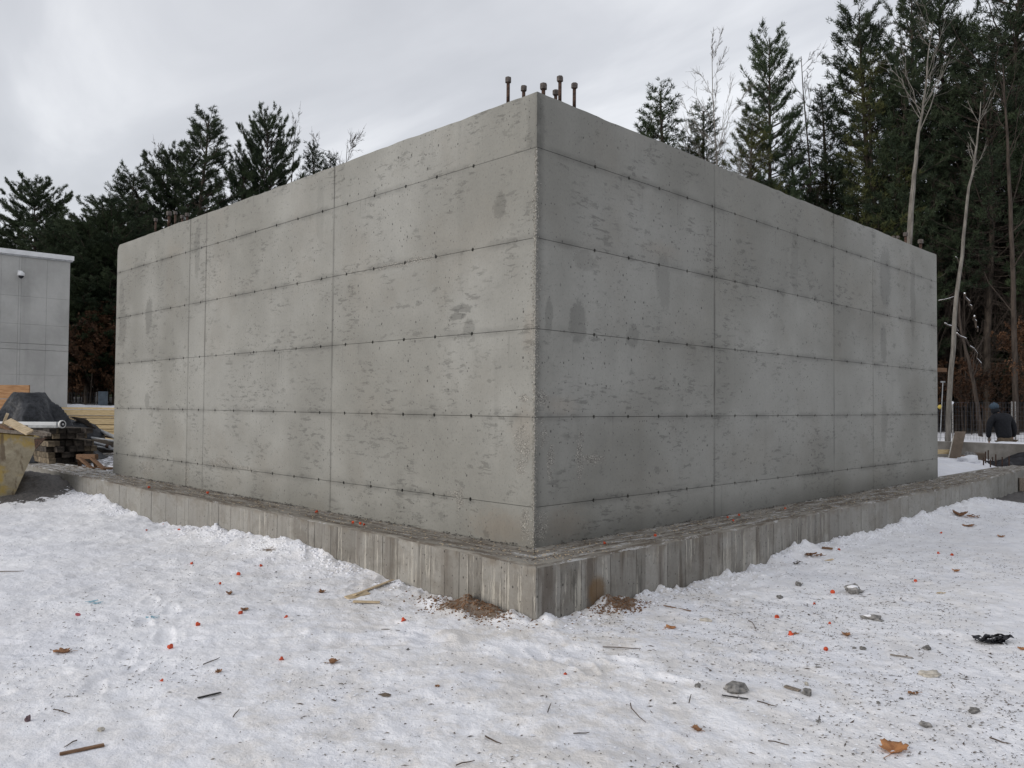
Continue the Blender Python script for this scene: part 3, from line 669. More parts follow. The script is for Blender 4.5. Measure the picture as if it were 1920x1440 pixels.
def ledge(face):
    end = 13.6 if face == 'L' else 16.45; n = int((end + .5) / .022); m = 24
    s = np.linspace(-.505, end, n)[:, None]; t = np.linspace(0, 1, m)[None, :]
    edge = (xf(s) if face == 'L' else yf(s)) - .002 - .003 * np.abs(fbm(s * 9, s * 0 + (1 if face == 'L' else 9), 3))
    back = 0.03
    q = edge + (back - edge) * t
    if face == 'R': s = np.maximum(s, edge * 0 - .505)
    X, Y = (q, s + 0 * t) if face == 'L' else (s + 0 * t, q)
    if face == 'L': Y = Y
    Z = .004 + .004 * fbm(X * 6, Y * 6, 4) + .006 * np.clip(fbm(X * 20, Y * 20, 3), 0, 1) + .018 * np.exp(-((1 - t) / .12)) * (1 + fbm(X * 14, Y * 14, 2))
    Z = Z + np.where(t < .03, -.02, 0)
    if face == 'R': Z = Z + .0025; keep = None
    P = np.stack([X + 0 * Z, Y + 0 * Z, Z], -1)
    if face == 'R':      # mitre at the corner: right strip starts where the left one ends
        P[..., 0] = np.where(P[..., 0] < -.0, np.maximum(P[..., 0], P[..., 1] * 1.0), P[..., 0])
    else:
        P[..., 1] = np.where(P[..., 1] < -.0, np.maximum(P[..., 1], P[..., 0] * 1.0), P[..., 1])
    mb = MB().grid(P)
    if face == 'L': mb.f = [q[::-1] for q in mb.f]
    mb.build('ledge_left' if face == 'L' else 'ledge_right', LEDGE, foot, smooth=True)
ledge('L'); ledge('R')
for o in list(foot.children):
    if o.name.startswith('ledge'): o.name = 'dirty_ledge'
    if o.name in ('left_core', 'right_core'): o.name = 'footing_core'

# ------------------------------------------------------------------ anchor bolts
def bolt_meshes():
    rod = MB().lathe((0, 0, 0), [(.0165, 0), (.0165, 1.0)], 10)
    nut = MB().lathe((0, 0, 0), [(.027, 0), (.031, .004), (.031, .044), (.026, .05)], 6)
    return rod.mesh('rod', 'rusty_steel', True), nut.mesh('nut', 'weathered_nut')
ROD, NUT = bolt_meshes()
def bolt(x, y, h, label, group, k=1.0, z=HT - .012):
    t = thing('anchor_bolt', label, 'bolt', (x, y, z), random.uniform(0, 1), group)
    part_copy(ROD, 'rod', t, (0, 0, 0), scale=(k, k, h)); part_copy(NUT, 'nut', t, (0, 0, h - .045), rot=(random.uniform(-.04, .04), random.uniform(-.04, .04), random.uniform(0, 1)), scale=(k, k, k))
    return t
G1 = 'anchor bolts standing on the near corner of the block'
def bolt_px(px, py, label, group, h, k=1.0):
    P = hit(px, py, 2, HT + h); bolt(P[0], P[1], h + .012, label, group, k)
bolt_px(953, 146, 'tall rusty anchor bolt leftmost of those on the near corner', G1, .31)
bolt_px(982, 162, 'short anchor bolt second from left on the near corner', G1, .30)
bolt_px(1019, 159, 'anchor bolt with broad nut directly above the near arris, third from left', G1, .30, 1.15)
bolt_px(1042, 170, 'shortest anchor bolt half hidden behind the tallest one on the near corner', G1, .29)
bolt_px(1050, 144, 'tallest rusty anchor bolt rising right of the near arris', G1, .31, 1.0)
bolt_px(1077, 157, 'rightmost rusty anchor bolt on the near corner', G1, .30)
G2 = 'anchor bolts on the far left end of the block'
for px, py, lab, kk in ((292, 410, 'leftmost single anchor bolt on the far left end of the block', 1.0), (317, 399, 'thick anchor bolt just left of the tallest on the far left end', 1.35),
                        (329, 397, 'tallest anchor bolt of the far left cluster', 1.0), (342, 405, 'low anchor bolt second from right of the far left cluster', 1.15), (351, 401, 'rightmost anchor bolt of the far left cluster', 1.15)):
    bolt_px(px, py, lab, G2, .30, kk)
G3 = 'anchor bolts on the far right end of the block'
for px, py, lab, kk in ((1675, 443, 'leftmost low anchor bolt on the far right end of the block', 1.0), (1683, 443, 'second low anchor bolt from left on the far right end', 1.0),
                        (1698, 438, 'third anchor bolt from left on the far right end, beside the pale trunk', 1.3), (1726, 452, 'thick brown anchor bolt rightmost on the far right end', 1.5)):
    bolt_px(px, py, lab, G3, .30, kk)

# ------------------------------------------------------------------ the second concrete building, behind on the left
A = at(132, 489, 25.0); B = at(0, 475.5, 23.75); dirAB = np.array([B[0] - A[0], B[1] - A[1]]); dirAB /= np.hypot(*dirAB)
angb = math.atan2(dirAB[1], dirAB[0])
bld = thing('concrete_building', 'finished grey concrete building with white coping, behind the tarp heap at left', 'building', (A[0], A[1], 0.0), angb)
def along(px):      # distance from the corner A along the face for a column of the photograph
    d = ray(px, 620); M_ = np.array([[d[0], -dirAB[0]], [d[1], -dirAB[1]]]); t, s_ = np.linalg.solve(M_, np.array([A[0] - CAM[0], A[1] - CAM[1]])); return s_, t
zt = A[2] + .0
def zface(px, py):
    s_, t = along(px); return CAM[2] + ray(px, py)[2] * t
MATB = NT('even_concrete'); _p = MATB.pos(); _n = MATB.noise(_p, .8, 4, .6); _n2 = MATB.noise(_p, 12, 4, .7)
_vs = MATB.noise(MATB.vm('MULTIPLY', _p, (2, 2, .25)), 1, 4)
_c = MATB.mix(MATB.mr(_n, .35, .65), (.35, .348, .335), (.43, .428, .412)); _t = MATB.m2('MULTIPLY', MATB.mr(_vs, .5, .75, 1, .8), MATB.m2('MULTIPLY_ADD', _n2, .14, .93))
MATB.done(MATB.mix(1., _c, MATB.comb(_t, _t, _t), 'MULTIPLY'), MATB.bump(_n2, .3, .01)); MATB = MATB.m
LB = 9.0; TH = 6.0
# local frame: x along the face to the left, y away from us (negative) -> depth sign worked out from the camera side
sgn = 1.0 if (np.dot(np.array([-dirAB[1], dirAB[0]]), FW[:2]) > 0) else -1.0
MB().box((LB / 2, sgn * (TH / 2 + .05), zt / 2), (LB, TH, zt)).build('building_core', MATB, bld)
us = [0] + [along(q)[0] for q in (86, 38, 33, 0)] + [4.6, 6.9, LB]
zj = [0.3] + [zface(100, q) for q in (704, 658, 646.5, 611, 560)] + [zt]
for i in range(len(us) - 1):
    for k_ in range(len(zj) - 1):
        w = us[i + 1] - us[i] - .004; h = zj[k_ + 1] - zj[k_] - (.016 if k_ in (2,) else .004)
        MB().box(((us[i] + us[i + 1]) / 2, sgn * (.024 + random.uniform(0, .003)), (zj[k_] + zj[k_ + 1]) / 2), (w, .045, h)).build('wall_panel', MATB, bld)
MB().box((LB / 2 - .04, sgn * (TH / 2 - .03), zt + .07), (LB + .1, TH + .1, .14)).build('coping', 'white_metal', bld, bevel=.01)
MB().box((LB / 2 - .04, sgn * (TH / 2 - .03), zt - .02), (LB + .04, TH + .04, .04)).build('coping_drip_edge', 'galvanised', bld)
P = at(37, 514, along(37)[1]); u_ = along(37)[0]
camr = thing('security_camera', 'small white dome security camera high on the left building wall', 'camera', (P[0], P[1], P[2]), angb)
MB().box((0, -sgn * .03, .05), (.12, .06, .10)).build('wall_bracket', 'white_metal', camr, bevel=.01)
MB().tube([(0, -sgn * .03, .04), (0, -sgn * .16, .05), (0, -sgn * .18, 0)], .035, 8).build('arm', 'white_metal', camr)
MB().lathe((0, -sgn * .18, -.10), [(.02, -.05), (.06, -.02), (.075, .03)], 12).build('dome', 'black_plastic', camr, True)
MB().lathe((0, -sgn * .18, -.07), [(.085, 0), (.095, .02), (.09, .09), (.04, .13)], 12).build('housing', 'white_metal', camr, True)

# ------------------------------------------------------------------ things stored left of the block
def XY(px, Z): q = at(px, 760, Z); return q[0], q[1]
# skip with sloping end
sk = NT('worn_yellow_paint'); _o = sk.obj(); _a = sk.noise(_o, 1.6, 5, .6); _b = sk.noise(_o, 7, 5, .7); _z = sk.xyz(_o)[2]
_c = sk.mix(sk.mr(_b, .35, .65), (.22, .185, .125), (.31, .275, .20)); _c = sk.mix(sk.m2('MULTIPLY', sk.mr(_a, .44, .53), .8), _c, (.34, .235, .05))
_c = sk.mix(sk.mr(sk.noise(sk.vm('MULTIPLY', _o, (6, 6, 1)), 1.3, 4), .58, .68, 0, .8), _c, (.10, .07, .045)); sk.done(_c, sk.bump(_b, .4, .01), .6)
skip = thing('waste_skip', 'worn yellow-beige steel skip with sloping end, filled with wood scraps, at left edge', 'skip', tuple(at(18, 948, 13.3)))
base = at(18, 948, 13.3)
def loc(px, py, Z): return Vector(at(px, py, Z) - base)
back = Vector(tuple(FW * 1.1 - RT * .75)); back.z = 0
fl = [loc(-190, 958, 12.7), loc(18, 948, 13.3), loc(76, 820, 13.2), loc(-190, 796, 12.6)]
th_ = Vector(tuple(FW * .03))
mb = MB(); v8 = fl + [q + back for q in fl]
mb.add(v8, [(0, 1, 2, 3), (5, 4, 7, 6), (1, 5, 6, 2), (4, 0, 3, 7), (0, 4, 5, 1)]).build('skip_body', sk.m, skip)
mb = MB(); mb.beam(loc(-190, 793, 12.55), loc(90, 815, 13.15), .09, .05); mb.beam(loc(90, 815, 13.15), loc(90, 815, 13.15) + back, .09, .05); mb.beam(loc(-190, 793, 12.55) + back, loc(90, 815, 13.15) + back, .09, .05); mb.build('rim', 'grey_wood', skip)
mb = MB(); g = [loc(64, 823, 13.17), loc(86, 821, 13.1), loc(66, 842, 13.2)]
mb.add(g + [q + Vector((.02, .02, 0)) for q in g], [(0, 1, 2), (5, 4, 3), (0, 3, 4, 1), (1, 4, 5, 2), (2, 5, 3, 0)]).build('gusset', 'rusty_steel', skip)
mb = MB(); mb.add([loc(8, 838, 13.20), loc(24, 840, 13.22), loc(22, 868, 13.23), loc(7, 866, 13.21)], [(0, 1, 2, 3), (3, 2, 1, 0)]).build('torn_sticker', 'stone_pale', skip)
def plank(a, b, w, h, mat, label, cat='plank', name='scrap_plank', group=None, roll=0., jit=.0):
    a = Vector(a); b = Vector(b); c = (a + b) / 2; return single(MB().beam(a - c, b - c, w, h, roll, jit), name, mat, label, cat, c, group=group)
GS = 'wood scraps lying in the skip'
plank(at(14, 789, 13.1), at(56, 811, 13.0), .13, .035, 'pale_wood', 'pale scrap board sloping over the rim of the yellow skip', group=GS, roll=.5)
plank(at(6, 795, 13.3), at(14, 776, 13.3), .11, .04, 'pale_wood', 'short pale block standing up from the scraps in the skip', group=GS, roll=.6)
plank(at(-30, 788, 13.2), at(22, 806, 13.1), .10, .03, 'brown_wood', 'brown scrap board lying under the pale ones in the skip', group=GS)
plank(at(-60, 792, 13.5), at(50, 800, 13.7), .12, .04, 'grey_wood', 'grey scrap board flat across the back of the skip', group=GS)
# stack of tarred timbers
Zt = 16.3; P0 = at(88, 868, Zt); P0[2] = -.04
TW, THh = .125, .112
stk = 0
GT = 'tarred timbers stacked beside the skip'
rr = random.Random(4)
rows_n = ['bottom', 'second', 'third', 'fourth', 'fifth', 'top']
tm_ = {}
for L_ in range(6):
    if L_ == 4: zoff = .035
    else: zoff = .035 if L_ > 4 else 0
    for i in range(7):
        ln = rr.uniform(1.9, 2.3); e0 = rr.uniform(-.16, .22)
        if L_ >= 4 and i > 5: continue
        x0 = P0[0] + i * (TW + .01) + rr.uniform(-.008, .008) + TW / 2; z0 = P0[2] + .05 + L_ * THh + zoff + THh / 2
        m_ = 'tarred_wood_face' if i == 0 and L_ < 4 and L_ != 2 else ('tarred_wood_face' if rr.random() < .10 else 'tarred_wood')
        col_ = ['leftmost', 'second from left', 'third from left', 'middle', 'third from right', 'second from right', 'rightmost'][i]
        o = single(MB().box((0, ln / 2, 0), (TW, ln, THh - .006), None, .008), 'timber', m_, ('brown' if m_.endswith('face') else 'black') + ' timber, ' + col_ + ' end in the ' + rows_n[L_] + ' row of the stack by the skip', 'timber', (x0, P0[1] + e0, z0), (0, 0, rr.uniform(-.02, .02)), GT)
# bearers under the stack
for k_, dy in enumerate((.35, 1.5)):
    single(MB().box((0, 0, 0), (1.1, .1, .06)), 'bearer', 'grey_wood', 'grey wooden bearer under the %s end of the black timber stack' % ('near' if k_ == 0 else 'far'), 'bearer', (P0[0] + .5, P0[1] + dy, P0[2] + .02), group='bearers under the timber stack')
# white beam and its wheel on top
zt_ = P0[2] + .05 + 6 * THh + .035 + .004
wb = thing('white_beam', 'long white metal beam lying on the black timber stack', 'beam', (P0[0] + .22, P0[1] + .12, zt_ + .06), math.atan2(-RT[1], -RT[0]) - math.pi / 2)
MB().box((0, 1.3, 0), (.13, 2.6, .12)).build('beam_body', 'white_metal', wb, bevel=.006)
MB().box((-.068, 1.3, -.03), (.006, 2.6, .05)).build('lower_flange', 'galvanised', wb)
wh = thing('wheel', 'small white-rimmed wheel at the end of the white beam', 'wheel', (P0[0] + .27, P0[1] + .03, zt_ + .075), rot=(math.radians(90), 0, math.radians(25)))
MB().lathe((0, 0, -.02), [(.062, 0.002), (.062, 0), (.080, .0), (.084, .02), (.080, .04), (.062, .04), (.062, .002)], 20, None, False).build('rim', 'pvc_white', wh, True)
MB().lathe((0, 0, -.015), [(.066, 0), (.066, .03)], 16).build('disc', 'black_plastic', wh)
MB().lathe((0, 0, -.03), [(.02, 0), (.022, .06)], 10).build('hub', 'white_metal', wh)
# tarpaulin heap
tc_ = at(52, 858, 18.1); tc_[2] = -.05
n = 90; g = np.linspace(-1.75, 1.75, n); Xg, Yg = np.meshgrid(g, g, indexing='ij')
rad = (np.abs(Xg * RT[0] + Yg * RT[1]) ** 2.4 + np.abs(Xg * FW[0] + Yg * FW[1]) ** 2.4) ** (1 / 2.4); an = np.arctan2(Yg, Xg)
hh = 1.50 * (1 - np.clip((rad - .30) / 1.02, 0, 1) ** .92)
fold = (.24 * (1 - 2 * np.abs(np.sin(an * 2.5 + 1.0 + 1.5 * fbm(Xg, Yg, 2)))) + .07 * np.sin(an * 11 + 3 * fbm(Xg * 1.4 + 5, Yg * 1.4, 2))) * sst(.25, .9, rad) * sst(1.6, 1.1, rad)
hh = np.maximum(hh + fold + .05 * (1 - 3 * np.abs(fbm(Xg * 2.2, Yg * 2.2, 3))) * sst(.15, .5, rad), .02 + .03 * fbm(Xg * 3, Yg * 3, 2))
P = np.stack([Xg, Yg, hh], -1)
mb = MB().grid(P); keepf = [f for f in mb.f if max(rad.ravel()[i] for i in f) < 1.55]; mb.f = keepf
trp = single(mb, 'tarpaulin', 'tarp_black', 'black tarpaulin draped over a heap behind the timber stack', 'tarpaulin', tuple(tc_), smooth=True)
sm_ = trp.modifiers.new('thickness', 'SOLIDIFY'); sm_.thickness = .008
# plywood sheets standing behind the heap
pp = at(-40, 748, 21.0)
ply = thing('plywood_stack', 'orange plywood formwork panels standing behind the tarpaulin at left edge', 'formwork', (pp[0], pp[1], 0), math.atan2(RT[1], RT[0]))
ztop = CAM[2] + ray(28, 722)[2] * 21.0; zmid = CAM[2] + ray(28, 748)[2] * 21.0
for a_, b_ in ((zmid + .01, ztop), (.82, zmid - .01), (0, .80)):
    MB().box((.1, 0, (a_ + b_) / 2), (2.42, .05, b_ - a_)).build('panel', 'plywood_orange', ply)
for q in (-.9, .1, 1.0): MB().box((q, .07, ztop / 2), (.08, .09, ztop - .04)).build('stud', 'pale_wood', ply)
# lumber bundle
lb = at(210, 760, 21.7); GL = 'boards of the lumber bundle'
zr = [CAM[2] + ray(170, q)[2] * 21.7 for q in (804, 795.5, 784, 779, 768, 763.5)]
ang = math.atan2(RT[1], RT[0]) + .01
rn = ['bottom', 'second', 'third', 'fourth', 'top']
z_ = [-.02, .10, .22, .34, .46] + zr
for k_ in range(len(z_) - 1):
    for j in range(4):
        Lr = 4.3 + rr.uniform(-.15, .15); dep = .16
        cx = lb[0] + FW[0] * (j * .17) + RT[0] * rr.uniform(-.05, .05); cy = lb[1] + FW[1] * (j * .17) + RT[1] * rr.uniform(-.05, .05)
        fr_ = ['front', 'second', 'third', 'rear'][j]; lvl = 'row %d from the top' % (len(z_) - 1 - k_)
        lvl = ['topmost', 'second highest', 'third highest', 'fourth highest', 'fifth highest', 'sixth highest', 'seventh highest', 'eighth highest', 'ninth highest', 'lowest'][len(z_) - 2 - k_]
        single(MB().box((0, 0, 0), (Lr, dep, z_[k_ + 1] - z_[k_] - .014)), 'lumber_board', 'fresh_lumber', 'pale yellow board, %s course, %s in the lumber pile beyond the pipes' % (lvl, fr_), 'board',
               (cx, cy, (z_[k_] + z_[k_ + 1]) / 2), (0, 0, ang + rr.uniform(-.003, .003)), GL)
# steel pipes heaped on dunnage
GP = 'steel pipes heaped in front of the lumber'
for i, (a, b, r_, lab) in enumerate([((184, 806, 20.4), (230, 826, 19.6), .045, 'thick grey pipe lying uppermost in the heap, pointing at the block'),
                           ((150, 818, 20.0), (228, 829, 19.6), .032, 'long grey pipe just below the thickest one in the heap'),
                           ((148, 823, 19.6), (206, 838, 19.0), .036, 'grey pipe with a dark collar ending before the block'),
                           ((146, 829, 19.8), (226, 836, 19.9), .03, 'thin grey pipe lying level in the middle of the heap'),
                           ((150, 833, 19.7), (222, 843, 19.6), .034, 'lowest grey pipe, resting nearest the mud'),
                           ((160, 812, 20.5), (225, 823, 20.4), .026, 'thin rusty pipe at the back of the heap')]):
    A_, B_ = Vector(at(*a)), Vector(at(*b)); c = (A_ + B_) / 2
    t = thing('steel_pipe', lab, 'pipe', c, group=GP)
    MB().tube([A_ - c, B_ - c], r_, 10).build('tube', 'galvanised' if i < 5 else 'rusty_steel', t)
    d = (B_ - A_).normalized(); MB().tube([B_ - c - d * .12, B_ - c - d * .02], r_ * 1.35, 10).build('collar', 'rusty_steel' if i == 2 else 'galvanised', t)
for i in range(9):
    px_ = 146 + i * 10; q = at(px_, 838, 19.9 + rr.uniform(-.2, .6)); q[2] = rr.uniform(.03, .10) + (i % 3) * .1
    single(MB().box((0, 0, 0), (rr.uniform(.5, 1.0), .1, .09), None, .01), 'dunnage_block', 'grey_wood' if i % 3 else 'tarred_wood', 'weathered wood block wedged under the steel pipes, %s of nine' % ['first from left', 'second', 'third', 'fourth', 'fifth', 'sixth', 'seventh', 'eighth', 'ninth'][i], 'block', tuple(q), (0, rr.uniform(-.1, .1), rr.uniform(-.8, .8)), 'dunnage under the pipes')
for i in range(8):
    a = at(134 + i * 3, 782 + i * 2.2, 19.6 + .05 * i); b = at(160 + i * 2.8, 786 + i * 2.4, 20.0)
    plank(a, b, .09, .02, 'tarred_wood', 'black slat, %s down the sloping pile right of the tarpaulin' % ['topmost', 'second', 'third', 'fourth', 'fifth', 'sixth', 'seventh', 'lowest'][i], 'slat', 'slat', 'black slats beside the tarpaulin', jit=.01)
single(MB().lump((0, 0, 0), (1.2, .8, 1.1), 3, .25, 3), 'tarpaulin_bundle', 'tarp_black', 'bundled black sheeting under the slats right of the tarpaulin', 'sheeting', tuple(at(140, 815, 19.9) * np.array([1, 1, 0]) + np.array([0, 0, .25])), smooth=True)
# brown trestle
tb = at(165, 877, 15.6); tb[2] = -.03
tre = thing('trestle', 'low brown wooden trestle with slanting legs by the timber stack', 'trestle', tuple(tb))
def lq(px, py, Z): return Vector(at(px, py, Z) - tb)
MB().beam(lq(146, 856, 15.7), lq(181, 856, 15.5), .08, .09).build('top_rail', 'brown_wood', tre)
for a, b in (((150, 859, 15.6), (174, 880, 15.3)), ((172, 859, 15.5), (196, 880, 15.2)), ((148, 859, 15.8), (150, 876, 16.2)), ((176, 859, 15.6), (180, 876, 16.1))):
    MB().beam(lq(*a), lq(*b), .06, .045).build('leg', 'brown_wood', tre)
plank(at(128, 876, 15.8), at(212, 878, 15.6), .10, .035, 'brown_wood', 'long brown board lying on the ground under the trestle')
plank(at(135, 880, 15.2), at(185, 884, 15.0), .07, .03, 'grey_wood', 'grey board lying flat in front of the trestle')

# ------------------------------------------------------------------ things beyond the block on the right
fw2 = thing('foundation_wall', 'low concrete foundation wall beyond the snow on the right, worker behind it', 'wall', (16.5, 3.0, 0))
MB().box((.13, 0, -.05), (.26, 12.0, 1.0)).build('wall_body', 'foundation_concrete', fw2, bevel=.01)
yy = np.linspace(-6, -2.15, 80)[:, None]; xx = np.linspace(.01, .25, 8)[None, :]
Zs = .452 + .05 * np.sin(np.pi * (xx - .01) / .24) * sst(-2.15, -2.5, yy) * (1 + .5 * fbm(yy * 3, xx * 3, 2)) + .02 * sst(-5.0, -5.5, yy)
MB().grid(np.stack([xx + 0 * yy, yy + 0 * xx, Zs], -1)).build('snow_cap', 'clean_snow', fw2, smooth=True)
def gz(x, y): return float(H(x, y))
def stand(px, py, Z):    # point on the plane through (px,py) at depth Z, and its ground height
    q = at(px, py, Z); return q
# leaning wrapped sheet
a = Vector(at(1790, 861, 19.2)); a.z = gz(a.x, a.y); b = Vector(at(1801, 809, 19.75))
sh = thing('leaning_board', 'brown-grey plywood offcut leaning against the low wall on the right', 'board', tuple(a))
dv = b - a; ww = Vector(tuple(RT * .13)); nn = Vector(tuple(FW * .02)); q8 = [ww * sx + dv * f + nn * g for g in (0, 1) for f in (0, 1) for sx in (-1, 1)]
MB().add(q8, [(0, 1, 3, 2), (4, 6, 7, 5), (0, 4, 5, 1), (2, 3, 7, 6), (0, 2, 6, 4), (1, 5, 7, 3)]).build('sheet', 'cardboard_brown', sh)
MB().beam(Vector(tuple(-RT * .145)), dv * .8 - Vector(tuple(RT * .145)), .02, .03).build('edge_batten', 'stone_pale', sh)
q = at(1766, 847, 19.5); single(MB().box((0, 0, 0), (.5, .16, .1)), 'lumber_offcut', 'fresh_lumber', 'short pale lumber end poking out beside the block, before the low wall', 'offcut', tuple(q), (0, 0, math.atan2(RT[1], RT[0])))
q = at(1766, 693.5, 15.8); single(MB().box((0, 0, 0), (.9, .12, .075)), 'plank_end', 'brown_wood', 'reddish plank end jutting out from behind the block at right', 'plank', tuple(q - RT * .38), (0, 0, math.atan2(RT[1], RT[0])))
for i, (px, py, Z, d, mat, lab) in enumerate([(1818, 857, 18.7, (.34, .3, .2), 'stone_grey', 'dark grey rubble lump half under snow before the low wall'), (1836, 853, 18.8, (.26, .22, .17), 'cardboard_brown', 'brown box-like lump beside the rubble before the low wall'),
                                         (1806, 861, 18.5, (.15, .12, .14), 'brown_wood', 'small brown chunk left of the grey rubble lump')]):
    q = at(px, py, Z); q[2] = gz(q[0], q[1]) + d[2] * .35
    single(MB().lump((0, 0, 0), d, i + 3, .35, 2) if i != 1 else MB().box((0, 0, 0), d, None, .04), 'rubble_lump' if i != 1 else 'brown_box', mat, lab, 'rubble' if i != 1 else 'box', tuple(q), (0, 0, .4))
q = at(1814, 866, 18.3); q[2] = gz(q[0], q[1]); single(MB().lump((0, 0, 0), (.7, .45, .26), 9, .25, 3), 'snow_mound', 'clean_snow', 'small white snow mound in front of the rubble', 'snow mound', tuple(q), smooth=True)
GR = 'steel stubs standing in the snow before the low wall'
for i, (px, Z) in enumerate([(1844, 17.9), (1848, 18.3), (1857, 17.7), (1861, 18.4), (1867, 18.0), (1879, 17.9), (1892, 17.8), (1853, 18.8)]):
    q = at(px, 865, Z); z0 = gz(q[0], q[1]); hgt = random.uniform(.16, .28)
    single(MB().tube([(0, 0, -.05), (random.uniform(-.02, .02), 0, hgt)], .014, 6), 'rebar_stub', 'rusty_steel', 'dark steel stub, %s of the row sticking out of the snow' % ['leftmost', 'second', 'fourth from left', 'fifth from left', 'third from right', 'second from right', 'rightmost', 'third from left'][i], 'rebar', (q[0], q[1], z0), group=GR)
q = at(1916, 872, 16.6); single(MB().box((0, 0, .13), (.13, .13, .26), None, .01), 'wood_post', 'grey_wood', 'short square wooden post standing on the ledge at the right edge', 'post', (q[0], q[1], gz(q[0], q[1]) - .02), (0, 0, .5))
# black sheeting heap on the snow, with snow on it
n = 50; g1 = np.linspace(-.62, 1.3, n); g2 = np.linspace(-.36, .36, n); Xg, Yg = np.meshgrid(g1, g2, indexing='ij')
e_ = np.clip(1 - (np.abs(Yg) / .36) ** 3, 0, 1) * np.clip(1 - (np.abs(Xg - .34) / .96) ** 4, 0, 1)
hh = (.13 + .15 * np.exp(-((Xg - .25) / .4) ** 2) + .14 * fbm(Xg * 3 + 2, Yg * 3, 3)) * e_ ** .5 + .0
P = np.stack([Xg, Yg, np.maximum(hh, -.03)], -1); q = at(1903, 858, 18.3)
bs = thing('sheeting_heap', 'crumpled black sheeting lying on the snow near the right edge', 'sheeting', (q[0], q[1], gz(q[0], q[1])), math.atan2(RT[1], RT[0]))
MB().grid(P).build('sheeting', 'black_plastic', bs, smooth=True)
Ps = P.copy(); Ps[..., 2] = Ps[..., 2] + .03 - .25 * np.clip(np.hypot((Xg - .75) / .5, (Yg) / .45) - .75, 0, 1)
MB().grid(Ps).build('snow_patch', 'clean_snow', bs, smooth=True)

def fence(a, b, top, label, spacing, posts, group=None, mat='fence_wire', base=None):
    a = Vector(a); b = Vector(b); L_ = (b - a).length; a0 = math.atan2((b - a).y, (b - a).x)
    za = min(gz(a.x, a.y), gz(b.x, b.y)) - .05; t = thing('wire_fence', label, 'fence', (a.x, a.y, za), a0, group); hgt = top - za
    mb = MB()
    nx = int(L_ / spacing)
    for i in range(nx + 1):
        x = L_ * i / nx; mb.tube([(x, 0, .02), (x, 0, hgt)], .0035, 3, False)
    for k_ in range(int(hgt / (spacing * 1.6)) + 1):
        z = hgt - k_ * spacing * 1.6
        if z > 0: mb.tube([(0, 0, z), (L_, 0, z)], .0035, 3, False)
    o = mb.build('wire_mesh', mat, t); o['kind'] = 'stuff'
    for x in posts: MB().tube([(x * L_, .02, -.3), (x * L_, .02, hgt + .04)], .022, 8).build('fence_post', 'stone_grey', t)
A_ = at(1700, 760, 25.2); B_ = at(2060, 762, 24.6); ftop = CAM[2] + ray(1850, 755)[2] * 25
fence((A_[0], A_[1], 0), (B_[0], B_[1], 0), ftop, 'wire mesh fence before the dark trees at right, behind the worker', .085, (.245, .555, .573, .8, .01, .99))
A_ = at(60, 750, 30); B_ = at(182, 750, 30); ftop = CAM[2] + ray(150, 737)[2] * 30
fence((A_[0], A_[1], 0), (B_[0], B_[1], 0), ftop, 'dark wire fence between the left building and the block', .09, (.985, .0))
q = at(193, 750, 29.8); single(MB().box((0, 0, .3), (.34, .04, .9)), 'fence_panel', 'panel_blue_grey', 'blue-grey sheet panel at the end of the dark wire fence', 'panel', (q[0], q[1], CAM[2] + ray(193, 734)[2] * 29.8 - .75), (0, 0, math.atan2(RT[1], RT[0])))
# snow capped post, leaning shovel
q = at(1782, 800, 23.6); z0 = gz(q[0], q[1]); zt_ = CAM[2] + ray(1783, 757)[2] * 23.6
po = thing('marker_post', 'thin pale steel post capped with snow, left of the worker', 'post', (q[0], q[1], z0 - .2))
MB().tube([(0, 0, 0), (0, 0, zt_ - z0 + .2)], .02, 8).build('shaft', 'galvanised', po)
MB().lump((.06, 0, zt_ - z0 + .22), (.30, .14, .10), 4, .2, 2).build('snow_cap', 'clean_snow', po, True)
a = Vector(at(1760, 800, 22.4)); b = Vector(at(1768, 716, 22.6)); z0 = gz(a.x, a.y)
shv = thing('shovel', 'long pale-handled tool with a T grip leaning beside the block at right', 'shovel', tuple(a))
MB().tube([Vector((0, 0, z0 - a.z)), b - a], .013, 8).build('handle', 'galvanised', shv)
g = b - a; MB().beam(g - Vector(tuple(RT * .06)), g + Vector(tuple(RT * .06)), .03, .04).build('grip', 'galvanised', shv)
MB().lump(Vector(at(1762, 763, 22.45)) - a, (.13, .1, .12), 2, .3, 2).build('knotted_cloth', 'yellow_cloth', shv, True)

# ------------------------------------------------------------------ the worker
def skinned(name, joints, edges, radii, mat, parent, sub=2, root=0):
    me = bpy.data.meshes.new(name); me.from_pydata([Vector(q) for q in joints], edges, []); me.update(); me.materials.append(MATS[mat])
    o = bpy.data.objects.new(name, me); C.objects.link(o); o.parent = parent
    m = o.modifiers.new('skin', 'SKIN'); m.use_smooth_shade = True
    if not me.skin_vertices: me.skin_vertices.new() if hasattr(me.skin_vertices, 'new') else None
    for i, r_ in enumerate(radii):
        sv = me.skin_vertices[0].data[i]; sv.radius = (r_, r_) if isinstance(r_, (int, float)) else r_; sv.use_root = (i == root)
    s_ = o.modifiers.new('subdivision', 'SUBSURF'); s_.levels = sub; s_.render_levels = sub
    return o
q = at(1882, 800, 20.4); pz = -.385
per = thing('person', 'person seen from behind in black jacket and blue beanie, standing beyond the low wall', 'person', (q[0], q[1], pz), math.atan2(RT[1], RT[0]))
